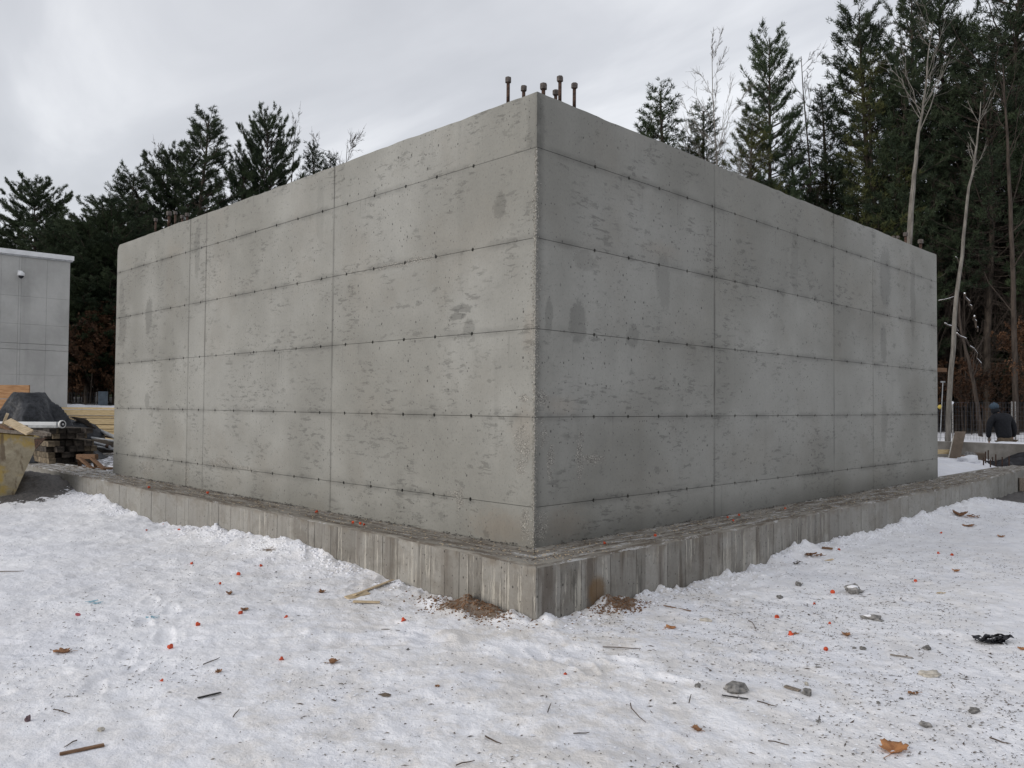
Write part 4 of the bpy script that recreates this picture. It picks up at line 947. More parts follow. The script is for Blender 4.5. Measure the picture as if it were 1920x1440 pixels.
J = [(.03, 0, .93), (.0, .03, 1.15), (-.03, .07, 1.38), (-.08, .13, 1.50), (-.11, .17, 1.60), (-.13, .19, 1.70),
     (.17, .08, 1.42), (.27, .05, 1.16), (.29, .12, .93), (.29, .14, .86), (-.22, .08, 1.42), (-.30, .07, 1.15), (-.27, .15, .92), (-.27, .17, .85),
     (.13, 0, .86), (.15, .05, .48), (.15, -.01, .10), (.16, .14, .04), (-.07, 0, .86), (-.09, .06, .48), (-.10, -.01, .10), (-.11, .14, .04)]
Eg = [(0, 1), (1, 2), (2, 3), (3, 4), (4, 5), (2, 6), (6, 7), (7, 8), (8, 9), (2, 10), (10, 11), (11, 12), (12, 13), (0, 14), (14, 15), (15, 16), (16, 17), (0, 18), (18, 19), (19, 20), (20, 21)]
R_ = [.09, .085, .10, .05, .075, .08, .05, .035, .026, .03, .05, .035, .026, .03, .06, .045, .035, .03, .06, .045, .035, .03]
for wr in (9, 13):
    sx = 1 if wr == 9 else -1
    for f_ in range(5):
        b0 = Vector(J[wr]); o_ = (f_ - 2) * .018
        if f_ == 4: p1 = b0 + Vector((-sx * .03, .04, -.02)); p2 = p1 + Vector((-sx * .005, .02, -.03))
        else: p1 = b0 + Vector((0, o_ + .01, -.05 - .004 * f_)); p2 = p1 + Vector((-sx * .012, .005, -.035))
        J += [tuple(p1), tuple(p2)]; Eg += [(wr, len(J) - 2), (len(J) - 2, len(J) - 1)]; R_ += [.009, .008]
skinned('body', J, Eg, R_, 'skin_tone', per, 1)
JJ = [(.03, .01, .84), (.02, .03, 1.08), (-.01, .05, 1.25), (-.04, .08, 1.40), (-.08, .13, 1.53), (.16, .07, 1.42), (.235, .05, 1.33), (.29, .04, 1.15), (.31, .11, .93), (-.23, .07, 1.42), (-.30, .06, 1.33), (-.335, .06, 1.15), (-.30, .15, .91)]
skinned('jacket', JJ, [(0, 1), (1, 2), (2, 3), (3, 4), (3, 5), (5, 6), (6, 7), (7, 8), (3, 9), (9, 10), (10, 11), (11, 12)],
        [(.20, .19), (.20, .19), (.21, .19), (.19, .18), (.10, .10), .11, .09, .075, .058, .11, .09, .075, .058], 'jacket_black', per, 2)
skinned('trousers', [(.03, 0, .92), (.12, .0, .80), (.15, .05, .48), (.15, -.01, .12), (-.07, .0, .80), (-.09, .06, .48), (-.10, -.01, .12)], [(0, 1), (1, 2), (2, 3), (0, 4), (4, 5), (5, 6)], [(.18, .17), .115, .085, .07, .11, .085, .07], 'trousers_khaki', per, 2)
for sx in (.155, -.105): MB().lump((sx, .06, .05), (.12, .30, .13), 2, .05, 2).build('boot', 'black_plastic', per, True)
MB().lump((-.128, .185, 1.715), (.215, .235, .18), 1, .03, 3).build('beanie', 'beanie_blue', per, True)
MB().lump((-.13, .185, 1.80), (.06, .06, .05), 1, .1, 2).build('pompom', 'beanie_blue', per, True)
MB().lump((-.11, .17, 1.60), (.20, .21, .19), 1, .06, 3).build('neck_warmer', 'jacket_black', per, True)
for sx in (.30, -.28): MB().lump((sx, .15, .87), (.075, .09, .10), 3, .1, 2).build('glove_cuff', 'glove_grey', per, True)
MB().lump((.025, 0, .84), (.37, .29, .36), 3, .06, 3).build('trouser_seat', 'trousers_khaki', per, True)

# ------------------------------------------------------------------ trees
class Tree:
    def __init__(s, seed): s.r = np.random.RandomState(seed); s.wv = []; s.wf = []; s.nw = 0; s.nv = []; s.nf = 0
    def limb(s, pts, rs, n=4):
        pts = np.asarray(pts, float); k = len(pts); d = np.gradient(pts, axis=0); d /= np.linalg.norm(d, axis=1)[:, None] + 1e-9
        up = np.array([.13, .31, 1.0]); a = np.cross(d, up); la = np.linalg.norm(a, axis=1)[:, None]; a = np.where(la > .1, a / (la + 1e-9), np.array([1., 0, 0])); b = np.cross(d, a)
        t = np.arange(n) * 2 * math.pi / n; rs = np.asarray(rs, float)[:, None, None]
        ring = pts[:, None, :] + rs * (a[:, None, :] * np.cos(t)[None, :, None] + b[:, None, :] * np.sin(t)[None, :, None])
        s.wv.append(ring.reshape(-1, 3)); I = np.arange(k - 1)[:, None] * n; Jn = np.arange(n)[None, :]; J2 = (Jn + 1) % n
        s.wf.append((np.stack([I + Jn, I + J2, I + n + J2, I + n + Jn], -1).reshape(-1, 4)) + s.nw); s.nw += k * n
    def tufts(s, c, d, n, ln, w):      # c (k,3) centres, d (k,3) directions: n blades each
        k = len(c)
        if k == 0: return
        c = np.repeat(c, n, 0); d = np.repeat(d, n, 0); m = len(c)
        q = s.r.normal(0, 1, (m, 3)) * .85 + d * .9 + np.array([0, 0, .12]); q /= np.linalg.norm(q, axis=1)[:, None]
        L = ln * s.r.uniform(.6, 1.25, (m, 1)); sd = np.cross(q, s.r.normal(0, 1, (m, 3))); sd /= np.linalg.norm(sd, axis=1)[:, None] + 1e-9
        o = c + s.r.normal(0, .03, (m, 3)); W_ = w * s.r.uniform(.7, 1.3, (m, 1))
        s.nv.append(np.stack([o - sd * W_ * .3, o + sd * W_ * .3, o + q * L + sd * W_ * .12], 1).reshape(-1, 3))
    def wood(s, name, mat): return fast_mesh(name, np.concatenate(s.wv), np.concatenate(s.wf), mat, 4)
    def crown(s, name, mat):
        V = np.concatenate(s.nv); return fast_mesh(name, V, np.arange(len(V)).reshape(-1, 3), mat, 3)

def pine(seed, Hh=14., R=2.6, cb=.22, dens=1.0, mat='pine_needles', prof=0, dead=8, ragged=.5):
    t = Tree(seed); r = t.r; n = 9
    lean = r.normal(0, .012, 2); zz = np.linspace(0, Hh, n); bend = np.stack([lean[0] * zz + .12 * np.sin(zz * .5 + seed), lean[1] * zz + .12 * np.cos(zz * .43), zz], -1); bend[:, :2] -= bend[0, :2]
    rad = .0105 * Hh * (1 - zz / Hh) ** .8 + .018; t.limb(bend, rad, 7)
    trunk = t.wood('trunk', 'pine_bark')
    t.wv, t.wf, t.nw = [], [], 0
    def tp(z): return np.array([np.interp(z, zz, bend[:, 0]), np.interp(z, zz, bend[:, 1]), z])
    z = cb * Hh; C_, D_ = [], []; az0 = r.uniform(0, 6.28)
    lob = r.uniform(-1, 1, 6)
    while z < Hh - .15:
        f = (z - cb * Hh) / (Hh * (1 - cb))
        if prof == 0: e = np.clip(1.12 - f, 0, 1) ** .75 * (.55 + .45 * sst(0, .25, f))
        elif prof == 1: e = np.sqrt(np.clip(1 - ((f - .45) / .62) ** 2, 0.02, 1)) * (1.0 if f < .8 else 1 - (f - .8) * 2.2)     # rounded, broad
        else: e = np.clip(1.05 - f, 0, 1) ** .9 * .9 + .06
        m = int(r.randint(4, 7)); 
        for b in range(m):
            az = az0 + b * 6.283 / m + r.normal(0, .3); L = R * e * r.uniform(1 - ragged, 1.18) * (1 + .18 * math.sin(az * 2 + lob[0] * 3 + f * 5)) + .22
            el = math.radians(3 + 42 * f ** 1.4 + r.normal(0, 7)); k = 6; s_ = np.linspace(0, 1, k)
            P = np.zeros((k, 3)); o = tp(z + r.uniform(-.12, .12)); hx = np.array([math.cos(az), math.sin(az), 0])
            P[:] = o + hx * (L * s_ * math.cos(el))[:, None] ; P[:, 2] += L * s_ * math.sin(el) + L * .13 * s_ ** 2.2 - L * .08 * np.sin(s_ * math.pi) * (1 - f)
            P[1:, :2] += r.normal(0, .035 * L, (k - 1, 2)) * s_[1:, None]
            t.limb(P, (.010 + .011 * L) * (1 - s_ * .85), 3)
            ntw = max(2, int(L / .17)); 
            for q in range(ntw):
                u = r.uniform(.30 if L > 1 else .12, 1.0); c = np.array([np.interp(u, s_, P[:, a]) for a in range(3)]); l2 = (.16 + .26 * L * (1.05 - u)) * r.uniform(.6, 1.2)
                sdn = r.choice([-1, 1]); a2 = az + sdn * r.uniform(.5, 1.15); e2 = el * .5 + r.uniform(-.1, .5)
                dv = np.array([math.cos(a2) * math.cos(e2), math.sin(a2) * math.cos(e2), math.sin(e2)]); end = c + dv * l2
                if r.rand() < .5: t.limb(np.stack([c, c + dv * l2 * .5 + [0, 0, .01], end]), [.008, .006, .004], 3)
                nn = max(1, int(l2 / .14 * dens + r.rand()))
                for i in range(nn):
                    w_ = (i + 1) / nn; C_.append(c + dv * l2 * w_); D_.append(dv + np.array([0, 0, .3]))
            tip = P[-1]; dv = P[-1] - P[-2]; dv /= np.linalg.norm(dv) + 1e-9
            for i in range(3): C_.append(tip - dv * .12 * i); D_.append(dv + np.array([0, 0, .6]))
        z += r.uniform(.22, .36) * (Hh / 14) ** .5; az0 += 1.1
    for i in range(4): C_.append(tp(Hh - .12 * i)); D_.append(np.array([0, 0, 1.]))
    for i in range(dead * 3):      # bare lower branches
        z = r.uniform(.05, cb + .12) * Hh; az = r.uniform(0, 6.28); L = r.uniform(.5, 1.9) * R / 2.6; o = tp(z); hx = np.array([math.cos(az), math.sin(az), 0]); s_ = np.linspace(0, 1, 4)[:, None]
        P = o + hx * L * s_ + np.array([0, 0, -.15 * L]) * s_ ** 2 + r.normal(0, .05, (4, 3)) * s_; t.limb(P, [.02, .014, .009, .004], 3)
        for j in range(3):
            u = r.uniform(.3, .95); c = o + hx * L * u; dv = hx * .4 + r.normal(0, .4, 3); t.limb(np.stack([c, c + dv * .35, c + dv * .7]), [.007, .005, .003], 3)
    t.tufts(np.array(C_), np.array(D_), 10, .155, .044)
    br = t.wood('branches', 'pine_bark'); cr_ = t.crown('crown', mat)
    return dict(trunk=trunk, branches=br, crown=cr_, H=Hh, R=R)

def bare(seed, Hh=10., spread=.22, mat='brown_bark', n1=16, cb=.35, rad=.045, leaves=0, lean=(0, 0), fork=.0, sub=12):
    t = Tree(seed); r = t.r; k = 10; zz = np.linspace(0, 1, k); B = np.zeros((k, 3)); B[:, 2] = zz * Hh
    B[:, 0] = lean[0] * zz * Hh + .10 * np.sin(zz * 7 + seed) * Hh / 10; B[:, 1] = lean[1] * zz * Hh + .10 * np.cos(zz * 6) * Hh / 10 - .1 * Hh / 10
    B -= B[0]; t.limb(B, rad * (1 - zz * .9) + .004, 7); trunk = t.wood('trunk', mat); t.wv, t.wf, t.nw = [], [], 0; LC, LD = [], []
    for i in range(n1):
        f = cb + (1 - cb) * (i + r.uniform(0, 1)) / n1; f = min(f, .97); o = np.array([np.interp(f, zz, B[:, a]) for a in range(3)])
        az = r.uniform(0, 6.28); L = Hh * spread * (1.15 - f) / (1.15 - cb) * r.uniform(.6, 1.3) + .25; el = math.radians(r.uniform(38, 66)); s_ = np.linspace(0, 1, 6)[:, None]
        hx = np.array([math.cos(az), math.sin(az), 0]); d = hx * math.cos(el) + np.array([0, 0, math.sin(el)])
        P = o + d * L * s_ + np.array([0, 0, .25]) * L * s_ ** 2 + r.normal(0, .025, (6, 3)) * L * s_; rr_ = rad * .30 * (1.05 - f) + .005
        t.limb(P, (rr_ * (1 - s_[:, 0] * .8)), 4)
        for j in range(sub):
            u = r.uniform(.12, 1); c = np.array([np.interp(u, s_[:, 0], P[:, a]) for a in range(3)]); dv = d + r.normal(0, .42, 3); dv /= np.linalg.norm(dv); l2 = L * .42 * r.uniform(.4, 1.1)
            Q = c + dv * l2 * np.linspace(0, 1, 4)[:, None] + np.array([0, 0, .15]) * l2 * np.linspace(0, 1, 4)[:, None] ** 2 + r.normal(0, .02, (4, 3)) * l2; t.limb(Q, [.0075, .006, .005, .003], 3)
            for m in range(4):
                u2 = r.uniform(.2, 1); c2 = c + dv * l2 * u2; d2 = dv + r.normal(0, .5, 3); l3 = l2 * .5 * r.uniform(.4, 1); t.limb(np.stack([c2, c2 + d2 * l3 * .5, c2 + d2 * l3 + np.array([0, 0, .08]) * l3]), [.005, .004, .0025], 3)
                if leaves:
                    for w_ in range(leaves): LC.append(c2 + d2 * l3 * r.uniform(0, 1)); LD.append(np.array([0, 0, -.8]))
    br = t.wood('branches', mat); out_ = dict(trunk=trunk, branches=br, H=Hh)
    if leaves: t.tufts(np.array(LC), np.array(LD), 2, .10, .11); out_['crown'] = t.crown('leaves', 'dead_leaves')
    return out_

def place(T_, x, y, top=None, rz=0., label='', group=None, name='pine_tree', cat='tree', wide=1.0, z=None, tilt=(0, 0)):
    z0 = (gz(x, y) if z is None else z) - .05; s_ = 1.0 if top is None else (top - z0) / T_['H']
    e_ = thing(name, label, cat, (x, y, z0), group=group, rot=(tilt[0], tilt[1], rz)); e_.scale = (s_ * wide, s_ * wide, s_)
    for key, nm in (('trunk', 'trunk'), ('branches', 'branches'), ('crown', 'crown')):
        if key in T_:
            o = bpy.data.objects.new(nm, T_[key]); C.objects.link(o); o.parent = e_
    return e_
PA = pine(1, 14, 2.6, .18, 1.8, prof=0)            # classic cone, open tips
PB = pine(2, 14, 3.4, .12, 2.5, prof=1, ragged=.35)           # broad, rounded
PC = pine(3, 14, 1.9, .15, .9, prof=2)             # slim spire
PD = pine(4, 15, 2.8, .30, 1.5, prof=0)            # tall dark, high crown
PE = pine(5, 14, 2.0, .20, .9, 'yellow_needles', prof=0)
PF = pine(6, 15, 3.0, .42, .9, prof=1, dead=16)           # high crown, long bare stem
PS = [PA, PB, PC, PD, PE, PF]
BA = bare(11, 11, .20, 'birch_bark', 17, .40, .05); BB = bare(12, 10, .24, 'brown_bark', 18, .25, .05); BC = bare(13, 12, .16, 'brown_bark', 22, .2, .06, sub=8)
BD = bare(14, 4.0, .5, 'brown_bark', 14, .08, .02, leaves=3); BE = bare(15, 3.0, .6, 'brown_bark', 16, .05, .016, leaves=5)
BT = bare(17, 11, .17, 'brown_bark', 30, .12, .030, sub=14)
BG = bare(16, 13, .13, 'brown_bark', 16, .40, .060)
def pt(T_, px, py, Z, label, wide=1.0, rz=None, group=None, name='pine_tree', cat='tree', tilt=(0, 0)):
    q = at(px, py, Z); return place(T_, q[0], q[1], q[2], random.uniform(0, 6.28) if rz is None else rz, label, group, name, cat, wide, tilt=tilt)
# left skyline
pt(PB, 66, 356, 36, 'broad pine standing alone at the far left, above the left building', .95)
pt(PB, 12, 470, 35, 'pine cut by the left picture edge, lower than the broad one beside it', .8)
pt(PA, 238, 322, 37, 'pine behind the left end of the block, second crown from left', 1.25)
pt(PB, 175, 420, 36, 'lower pine filling the gap between the left building and the block', .9)
pt(PA, 385, 226, 38, 'tallest pine of the left skyline with spiky leader', 1.15)
pt(PB, 330, 300, 39, 'pine shoulder just left of the tallest pine on the left skyline', .8)
pt(PA, 450, 300, 39, 'pine shoulder just right of the tallest pine on the left skyline', .9)
pt(PB, 500, 236, 40, 'rounded pine right of the tallest pine on the left skyline', .62)
pt(PC, 580, 278, 41, 'small pine top at the right end of the left skyline', 1.2)
pt(PC, 628, 300, 42, 'tiny pine tip just above the wall edge on the left skyline', 1.0)
pt(PD, 280, 400, 42, 'dark pine behind the anchor bolts of the far left cluster', 1.1)
for px, py, lab in ((552, 226, 'bare tree with fine twigs between the rounded pine and the small pine'), (648, 272, 'bare twiggy tree top rising right of the small pine on the left'), (300, 268, 'bare twiggy tree left of the tallest pine'), (590, 250, 'bare tree tips behind the small pine of the left skyline')):
    pt(BC if px < 600 else BB, px, py, 44, lab, 1.0, name='bare_tree')
# right skyline
pt(PC, 1242, 166, 34, 'small open pine, first tree right of the block corner bolts', 1.35)
pt(PC, 1215, 225, 35, 'low pine shoulder at the left foot of the first right pine', 1.2)
pt(PC, 1330, 205, 36, 'small pine behind the pale birch at right', 1.3)
pt(PE, 1290, 270, 36, 'low yellowish pine between the first two right pines', 1.1)
pt(BA, 1334, 96, 33, 'pale leafless birch standing against the sky between the first pines at right', .85, name='bare_tree')
pt(PA, 1433, 70, 34, 'slender open-crowned pine, second tall pine from the block corner', .80)
pt(PE, 1410, 235, 33, 'yellow-green pine below the slender second pine at right', 1.15)
pt(BC, 1503, 104, 35, 'grey leafless tree between the second and third tall pines', 1.1, name='bare_tree')
pt(PC, 1478, 260, 36, 'low pine in the gap behind the grey leafless tree', 1.3)
pt(PA, 1608, 20, 34, 'wide open-crowned pine, third tall pine at right', .98)
pt(PE, 1625, 130, 33, 'yellowish green pine in front of the third tall pine', 1.0)
pt(PD, 1712, -22, 33, 'tall dark pine left half of the dense pair right of centre', .78)
pt(PD, 1765, -40, 34, 'tallest dark pine of the right skyline', .80)
pt(PA, 1690, 130, 32, 'dark pine filling in below the dense pair at right', .9)
pt(PC, 1822, 60, 36, 'small pine in the gap between the dense pair and the right edge', 1.1)
pt(PF, 1905, -60, 32, 'big dark pine cut by the right picture edge', 1.05)
pt(PF, 1850, 150, 31, 'pine with high crown and long bare stem near the right edge', 1.0)
pt(PB, 1965, 40, 33, 'broad pine just past the right picture edge', 1.0)
pt(PF, 1790, 180, 34, 'high crowned pine behind the leaning pale trunk', .9)
pt(PE, 1560, 300, 36, 'low dull pine behind the third tall pine', 1.2)
pt(PC, 1530, 60 + 120, 37, 'slim pine left of the third tall pine', 1.2)
# pale trunks in front
def bentree(pts, radii, Z, label, tw=14, mat='birch_bark', seed=1, spread=1.5, name='bare_tree', f0=.45):
    P = np.array([at(a, b, Z + dz) for a, b, dz in pts]); z0 = gz(P[0, 0], P[0, 1]); 
    if P[0, 2] > z0 - .1: P = np.vstack([[P[0, 0] - (P[1, 0] - P[0, 0]) * .1, P[0, 1] - (P[1, 1] - P[0, 1]) * .1, z0 - .1], P]); radii = [radii[0]] + list(radii)
    o = P[0].copy(); P = P - o; t = Tree(seed); r = t.r
    k = 22; s0 = np.linspace(0, 1, len(P)); s1 = np.linspace(0, 1, k); Q = np.stack([np.interp(s1, s0, P[:, a]) for a in range(3)], -1)
    for _ in range(2): Q[1:-1] = (Q[:-2] + Q[1:-1] * 2 + Q[2:]) / 4
    Q[1:] += r.normal(0, .012, (k - 1, 3)); R1 = np.interp(s1, s0, radii); t.limb(Q, R1, 8); tr = t.wood('trunk', mat); t.wv, t.wf, t.nw = [], [], 0
    for i in range(tw):
        f = r.uniform(f0, .98); c = np.array([np.interp(f, s1, Q[:, a]) for a in range(3)]); az = r.uniform(0, 6.28); el = r.uniform(.6, 1.15); L = spread * r.uniform(.5, 1.3) * (1.35 - f)
        d = np.array([math.cos(az) * math.cos(el), math.sin(az) * math.cos(el), math.sin(el)]); s_ = np.linspace(0, 1, 6)[:, None]
        B_ = c + d * L * s_ + np.array([0, 0, .3]) * L * s_ ** 2 + r.normal(0, .03, (6, 3)) * L * s_; t.limb(B_, np.interp(f, s1, R1) * .32 * (1 - s_[:, 0] * .8) + .003, 5)
        for j in range(7):
            u = r.uniform(.15, 1); c2 = np.array([np.interp(u, s_[:, 0], B_[:, a]) for a in range(3)]); dv = d + r.normal(0, .45, 3); l2 = L * .4 * r.uniform(.3, 1.1)
            t.limb(c2 + dv * l2 * np.linspace(0, 1, 4)[:, None] + r.normal(0, .02, (4, 3)) * l2, [.008, .006, .005, .003], 3)
    e_ = thing(name, label, 'tree', tuple(o))
    for nm, me in (('trunk', tr), ('branches', t.wood('branches', mat))):
        ob = bpy.data.objects.new(nm, me); C.objects.link(ob); ob.parent = e_
bentree([(1702, 470, 0), (1708, 400, 0), (1714, 330, 0), (1722, 250, .2), (1734, 190, .2), (1738, 120, .3), (1750, 40, .4)], [.095, .082, .068, .050, .034, .022, .009], 26, 'pale crooked birch trunk rising behind the right end of the block', 15, seed=21, spread=2.2, f0=.55)
bentree([(1776, 818, 0), (1783, 700, 0), (1792, 560, 0), (1806, 440, .2), (1818, 350, .3), (1832, 270, .4), (1838, 190, .6)], [.075, .066, .055, .045, .035, .025, .01], 22.5, 'thin pale trunk leaning right, standing beside the block before the fence', 9, seed=22, spread=1.2, f0=.7)
bentree([(1838, 800, 0), (1828, 730, 0), (1812, 660, .0), (1800, 610, .1), (1796, 540, .3)], [.07, .06, .05, .035, .02], 27, 'dark curved sapling leaning left behind the wire fence', 6, mat='brown_bark', seed=23, spread=1.0)
bentree([(1905, 800, 0), (1902, 600, 0), (1896, 400, .0), (1888, 240, .1), (1880, 120, .3)], [.095, .085, .065, .04, .015], 28, 'stout brown trunk near the right edge behind the worker', 14, mat='brown_bark', seed=24, spread=2.2, f0=.4)
bentree([(1846, 800, 0), (1852, 600, 0), (1860, 420, .0), (1856, 240, .1), (1862, 130, .3)], [.10, .09, .075, .05, .02], 31, 'straight brown trunk behind the snowy fallen branches at right', 14, mat='brown_bark', seed=25, spread=2.2, f0=.3)
# snow laden fallen branches
rf_ = random.Random(3)
for pts_, lab, rr_ in (([(1772, 606), (1790, 612), (1797, 622)], 'snowy twig reaching out beside the block, left of the leaning trunk', .03), ([(1795, 626), (1815, 642), (1830, 662), (1842, 690)], 'long snow-covered branch curving down to the right behind the leaning trunk', .035),
                     ([(1808, 552), (1816, 568), (1822, 580)], 'short forked snow-covered branch above the long curved one', .05), ([(1826, 592), (1831, 606), (1833, 622)], 'short upright snow-covered snag between the snowy branches', .05),
                     ([(1759, 566), (1790, 556)], 'straight pale twig beside the block above the snowy branches', .018), ([(1790, 480), (1800, 500), (1806, 520)], 'thin snowy twig high beside the leaning trunk', .02)):
    Q = [Vector(at(a, b, 24.5 + i * .1)) for i, (a, b) in enumerate(pts_)]; Q = [Q[i].lerp(Q[i + 1], f) + Vector((rf_.uniform(-.04, .04), rf_.uniform(-.04, .04), rf_.uniform(-.04, .04))) for i in range(len(Q) - 1) for f in (0, .35, .7)] + [Q[-1]]; o = Q[0]
    t = thing('snowy_branch', lab, 'branch', o, group='snow-covered branches at the forest edge'); 
    MB().tube([q - o for q in Q], [rr_ * .8 * (1 - i / len(Q) * .5) for i in range(len(Q))], 6).build('wood', 'brown_bark', t)
    MB().tube([q - o + Vector((0, 0, rr_ * .8)) for q in Q], [rr_ * (.45 - .15 * (i % 2)) * (1 - i / len(Q) * .5) for i in range(len(Q))], 6).build('snow', 'clean_snow', t, True)
# forest behind: pines and trunks that nothing tells apart
rf = random.Random(31)
def row(n, s0, s1, Z0, Z1, hs, kinds, label, group, name, w=(.8, 1.2)):
    for i in range(n):
        Z = rf.uniform(Z0, Z1); s_ = s0 + (s1 - s0) * (i + rf.uniform(0, 1)) / n; px = 960 + s_ * FPX
        q = at(px, 760, Z); h_ = rf.uniform(*hs); T_ = rf.choice(kinds); z0 = gz(q[0], q[1]); place(T_, q[0], q[1], z0 + h_, rf.uniform(0, 6.28), label, group, name, 'tree', rf.uniform(*w))
row(16, .22, .52, 36, 44, (9, 12.0), PS, 'dark pine in the depth of the forest behind the right skyline trees', 'forest pines at right', 'pine_tree')
row(18, .50, .85, 40, 55, (8, 10.5), [PD, PF, PA], 'dark pine in the depth of the forest behind the right skyline trees', 'forest pines at right', 'pine_tree', (1.0, 1.4))
row(84, .46, .80, 29.5, 46, (9, 14), [BG, BC, BB, BC], 'bare brown trunk among the pines of the right forest edge', 'bare brown trunks at right', 'bare_tree')
row(46, .50, .72, 30, 42, (8, 12.5), [BT, BT, BC], 'slender leafless sapling in the twiggy tangle of the far right forest', 'leafless saplings at right', 'bare_tree', (.9, 1.3))
row(18, .20, .50, 34, 44, (8, 12), [BG, BC, BB], 'leafless brown tree behind the right wall of the block', 'leafless trees behind the right wall', 'bare_tree')
row(24, -.72, -.12, 40, 50, (7.5, 9.5), PS, 'dark pine in the depth of the forest at left', 'forest pines at left', 'pine_tree', (1.0, 1.4))
row(22, -.62, -.40, 33, 40, (6, 9), [BG, BC], 'bare brown trunk in the dark gap between building and block', 'bare trunks at left', 'bare_tree')
row(16, -.58, -.44, 30.8, 35, (2.0, 3.4), [BE, BD], 'russet-leaved shrub behind the dark wire fence at left', 'russet shrubs at left', 'shrub', (.9, 1.3))
row(12, .50, .78, 29, 35, (2.0, 4.0), [BD, BD, BB], 'brown-leaved shrub behind the wire fence at right', 'brown shrubs at right', 'shrub', (.8, 1.2))
row(8, -.56, -.46, 32, 36, (6, 8), [PB, PA], 'dark pine low behind the gap between building and block', 'pines in the left gap', 'pine_tree', (1.2, 1.5))
row(12, .48, .80, 36, 44, (5, 7), [PB, PB, PD], 'low spreading pine in the shade of the right forest', 'shaded pines at right', 'pine_tree', (1.1, 1.5))
for k_, (s0, s1) in enumerate(((-.9, -.1), (.15, 1.0))):      # far wood that closes the view
    n = 4200; t = Tree(90 + k_); c = []; 
    for i in range(n):
        s_ = t.r.uniform(s0, s1); Z = t.r.uniform(58, 75); q = at(960 + s_ * FPX, 760, Z); hmax = 9.0 + 3.5 * float(vnoise(s_ * 14, 3.)); c.append((q[0], q[1], 1.5 + t.r.uniform(0, 1) * hmax))
    t.tufts(np.array(c), np.tile(np.array([[0, 0, .6]]), (n, 1)), 9, 1.3, .75); o = bpy.data.objects.new('far_wood', t.crown('far_wood', 'pine_needles')); C.objects.link(o); tag(o, 'far-off dark wood closing the view on the ' + ('left' if k_ == 0 else 'right'), 'wood', kind='stuff')

# ------------------------------------------------------------------ litter on the snow and on the ledge
def gpt(px, py, lift=0.0):
    P = ground(px, py); return (P[0], P[1], P[2] + lift)
def lpt(px, py): P = hit(px, py, 2, .012); return (P[0], P[1], .012)
def cap_mesh():
    ol = MB().lathe((0, 0, 0), [(.008, -.012), (.0185, -.012), (.0185, -.006), (.013, -.005), (.009, .012), (.0055, .013), (.005, -.004)], 14); return ol.mesh('plug', 'orange_plastic', True)
CAPM = cap_mesh()
def cap(loc_, label, k=1.0, pink=False, group='orange plastic form-tie plugs'):
    k *= .74
    o = bpy.data.objects.new('plastic_plug', CAPM); C.objects.link(o); k *= 1.15; o.location = (loc_[0], loc_[1], loc_[2] + .011 * k); o.scale = (k, k, k)
    o.rotation_euler = (random.uniform(.2, 1.7) * random.choice((-1, 1)), random.uniform(-.5, .5), random.uniform(0, 6.28)); tag(o, label, 'plug', group)
LEDGECAPS = [(280, 915, 'orange plug on the left ledge, farthest from the corner'), (390, 925, 'orange plug on the left ledge below the narrow pair of joints'), (594, 961, 'orange plug on the left ledge beside the tall panel joint'), (661, 981, 'left of three orange plugs together on the left ledge'),
             (676, 982, 'middle of three orange plugs together on the left ledge'), (683, 985, 'right of three orange plugs together on the left ledge'), (1134, 1020, 'orange plug on the right ledge, nearest the corner'), (1228, 1005, 'orange plug on the right ledge, second from the corner'),
             (1364, 971, 'small orange plug against the right wall, left of the close pair on the ledge'), (1375, 977, 'orange plug at front of the close pair on the right ledge'), (1385, 967, 'orange plug at back of the close pair on the right ledge'), (1472, 954, 'orange plug on the right ledge, farthest from the corner')]
for px, py, lab in LEDGECAPS: cap(lpt(px, py), lab, .95 if px > 600 else 1.3)
SNOWCAPS = [(275, 995, 'small orange plug far left on the snow, near the footing', 1), (335, 994, 'orange plug close to the left footing, right of another small one', 1), (306, 984, 'tiny orange plug touching the snow bank of the left footing', .8), (359, 1058, 'orange plug alone left of the snow bank, mid left', 1.1),
            (448, 1078, 'bright orange plug with a chip of wood beside it, mid left', 1.3), (490, 1062, 'left of two orange plugs below the brown snow hollow', 1.0), (500, 1067, 'right of two orange plugs below the brown snow hollow', 1.0), (412, 1095, 'dull red plug between the bright one and the dark twigs', .8),
            (452, 1151, 'orange plug lying against a brown leaf, left of centre', 1.2), (537, 1159, 'orange plug on bare snow left of the pale offcuts', 1.15), (372, 1173, 'ring-shaped orange plug seen end-on, left', 1.15), (318, 1216, 'large bright orange plug on open snow at left', 1.35),
            (528, 1237, 'orange plug tipped over below centre left', 1.0), (756, 1164, 'orange plug below the pale wood offcuts near the corner', 1.25), (1060, 1265, 'orange chip below the corner of the footing', .7), (1573, 1032, 'orange plug beside the brown stick at right', 1.0),
            (1765, 1000, 'orange plug high right near the far footing', 1.1), (1759, 1038, 'left of two orange plugs at far right middle', 1.1), (1785, 1041, 'right of two orange plugs at far right middle', 1.1), (1717, 1090, 'orange plug between the pale leaf and the two plugs at right', 1.0),
            (1561, 1112, 'orange plug left of the snow-capped stone', 1.3), (1527, 1133, 'small flat orange plug below left of the snow-capped stone', .8), (1457, 1159, 'orange plug alone in the middle of the right snow', 1.2), (1555, 1170, 'small orange plug left of the long grey stone', .7),
            (1482, 1190, 'orange plug beside a brown leaf right of centre', 1.3), (1549, 1220, 'orange plug above the scattered stones at right', 1.0), (1806, 945, 'tiny orange plug high up by the right footing', .8), (304, 1277, 'small dark red plug low at left', .7), (515, 1035, 'orange plug under the brown leaf in the snow hollow', 1.2)]
for px, py, lab, k_ in SNOWCAPS: cap(gpt(px, py), lab, k_)
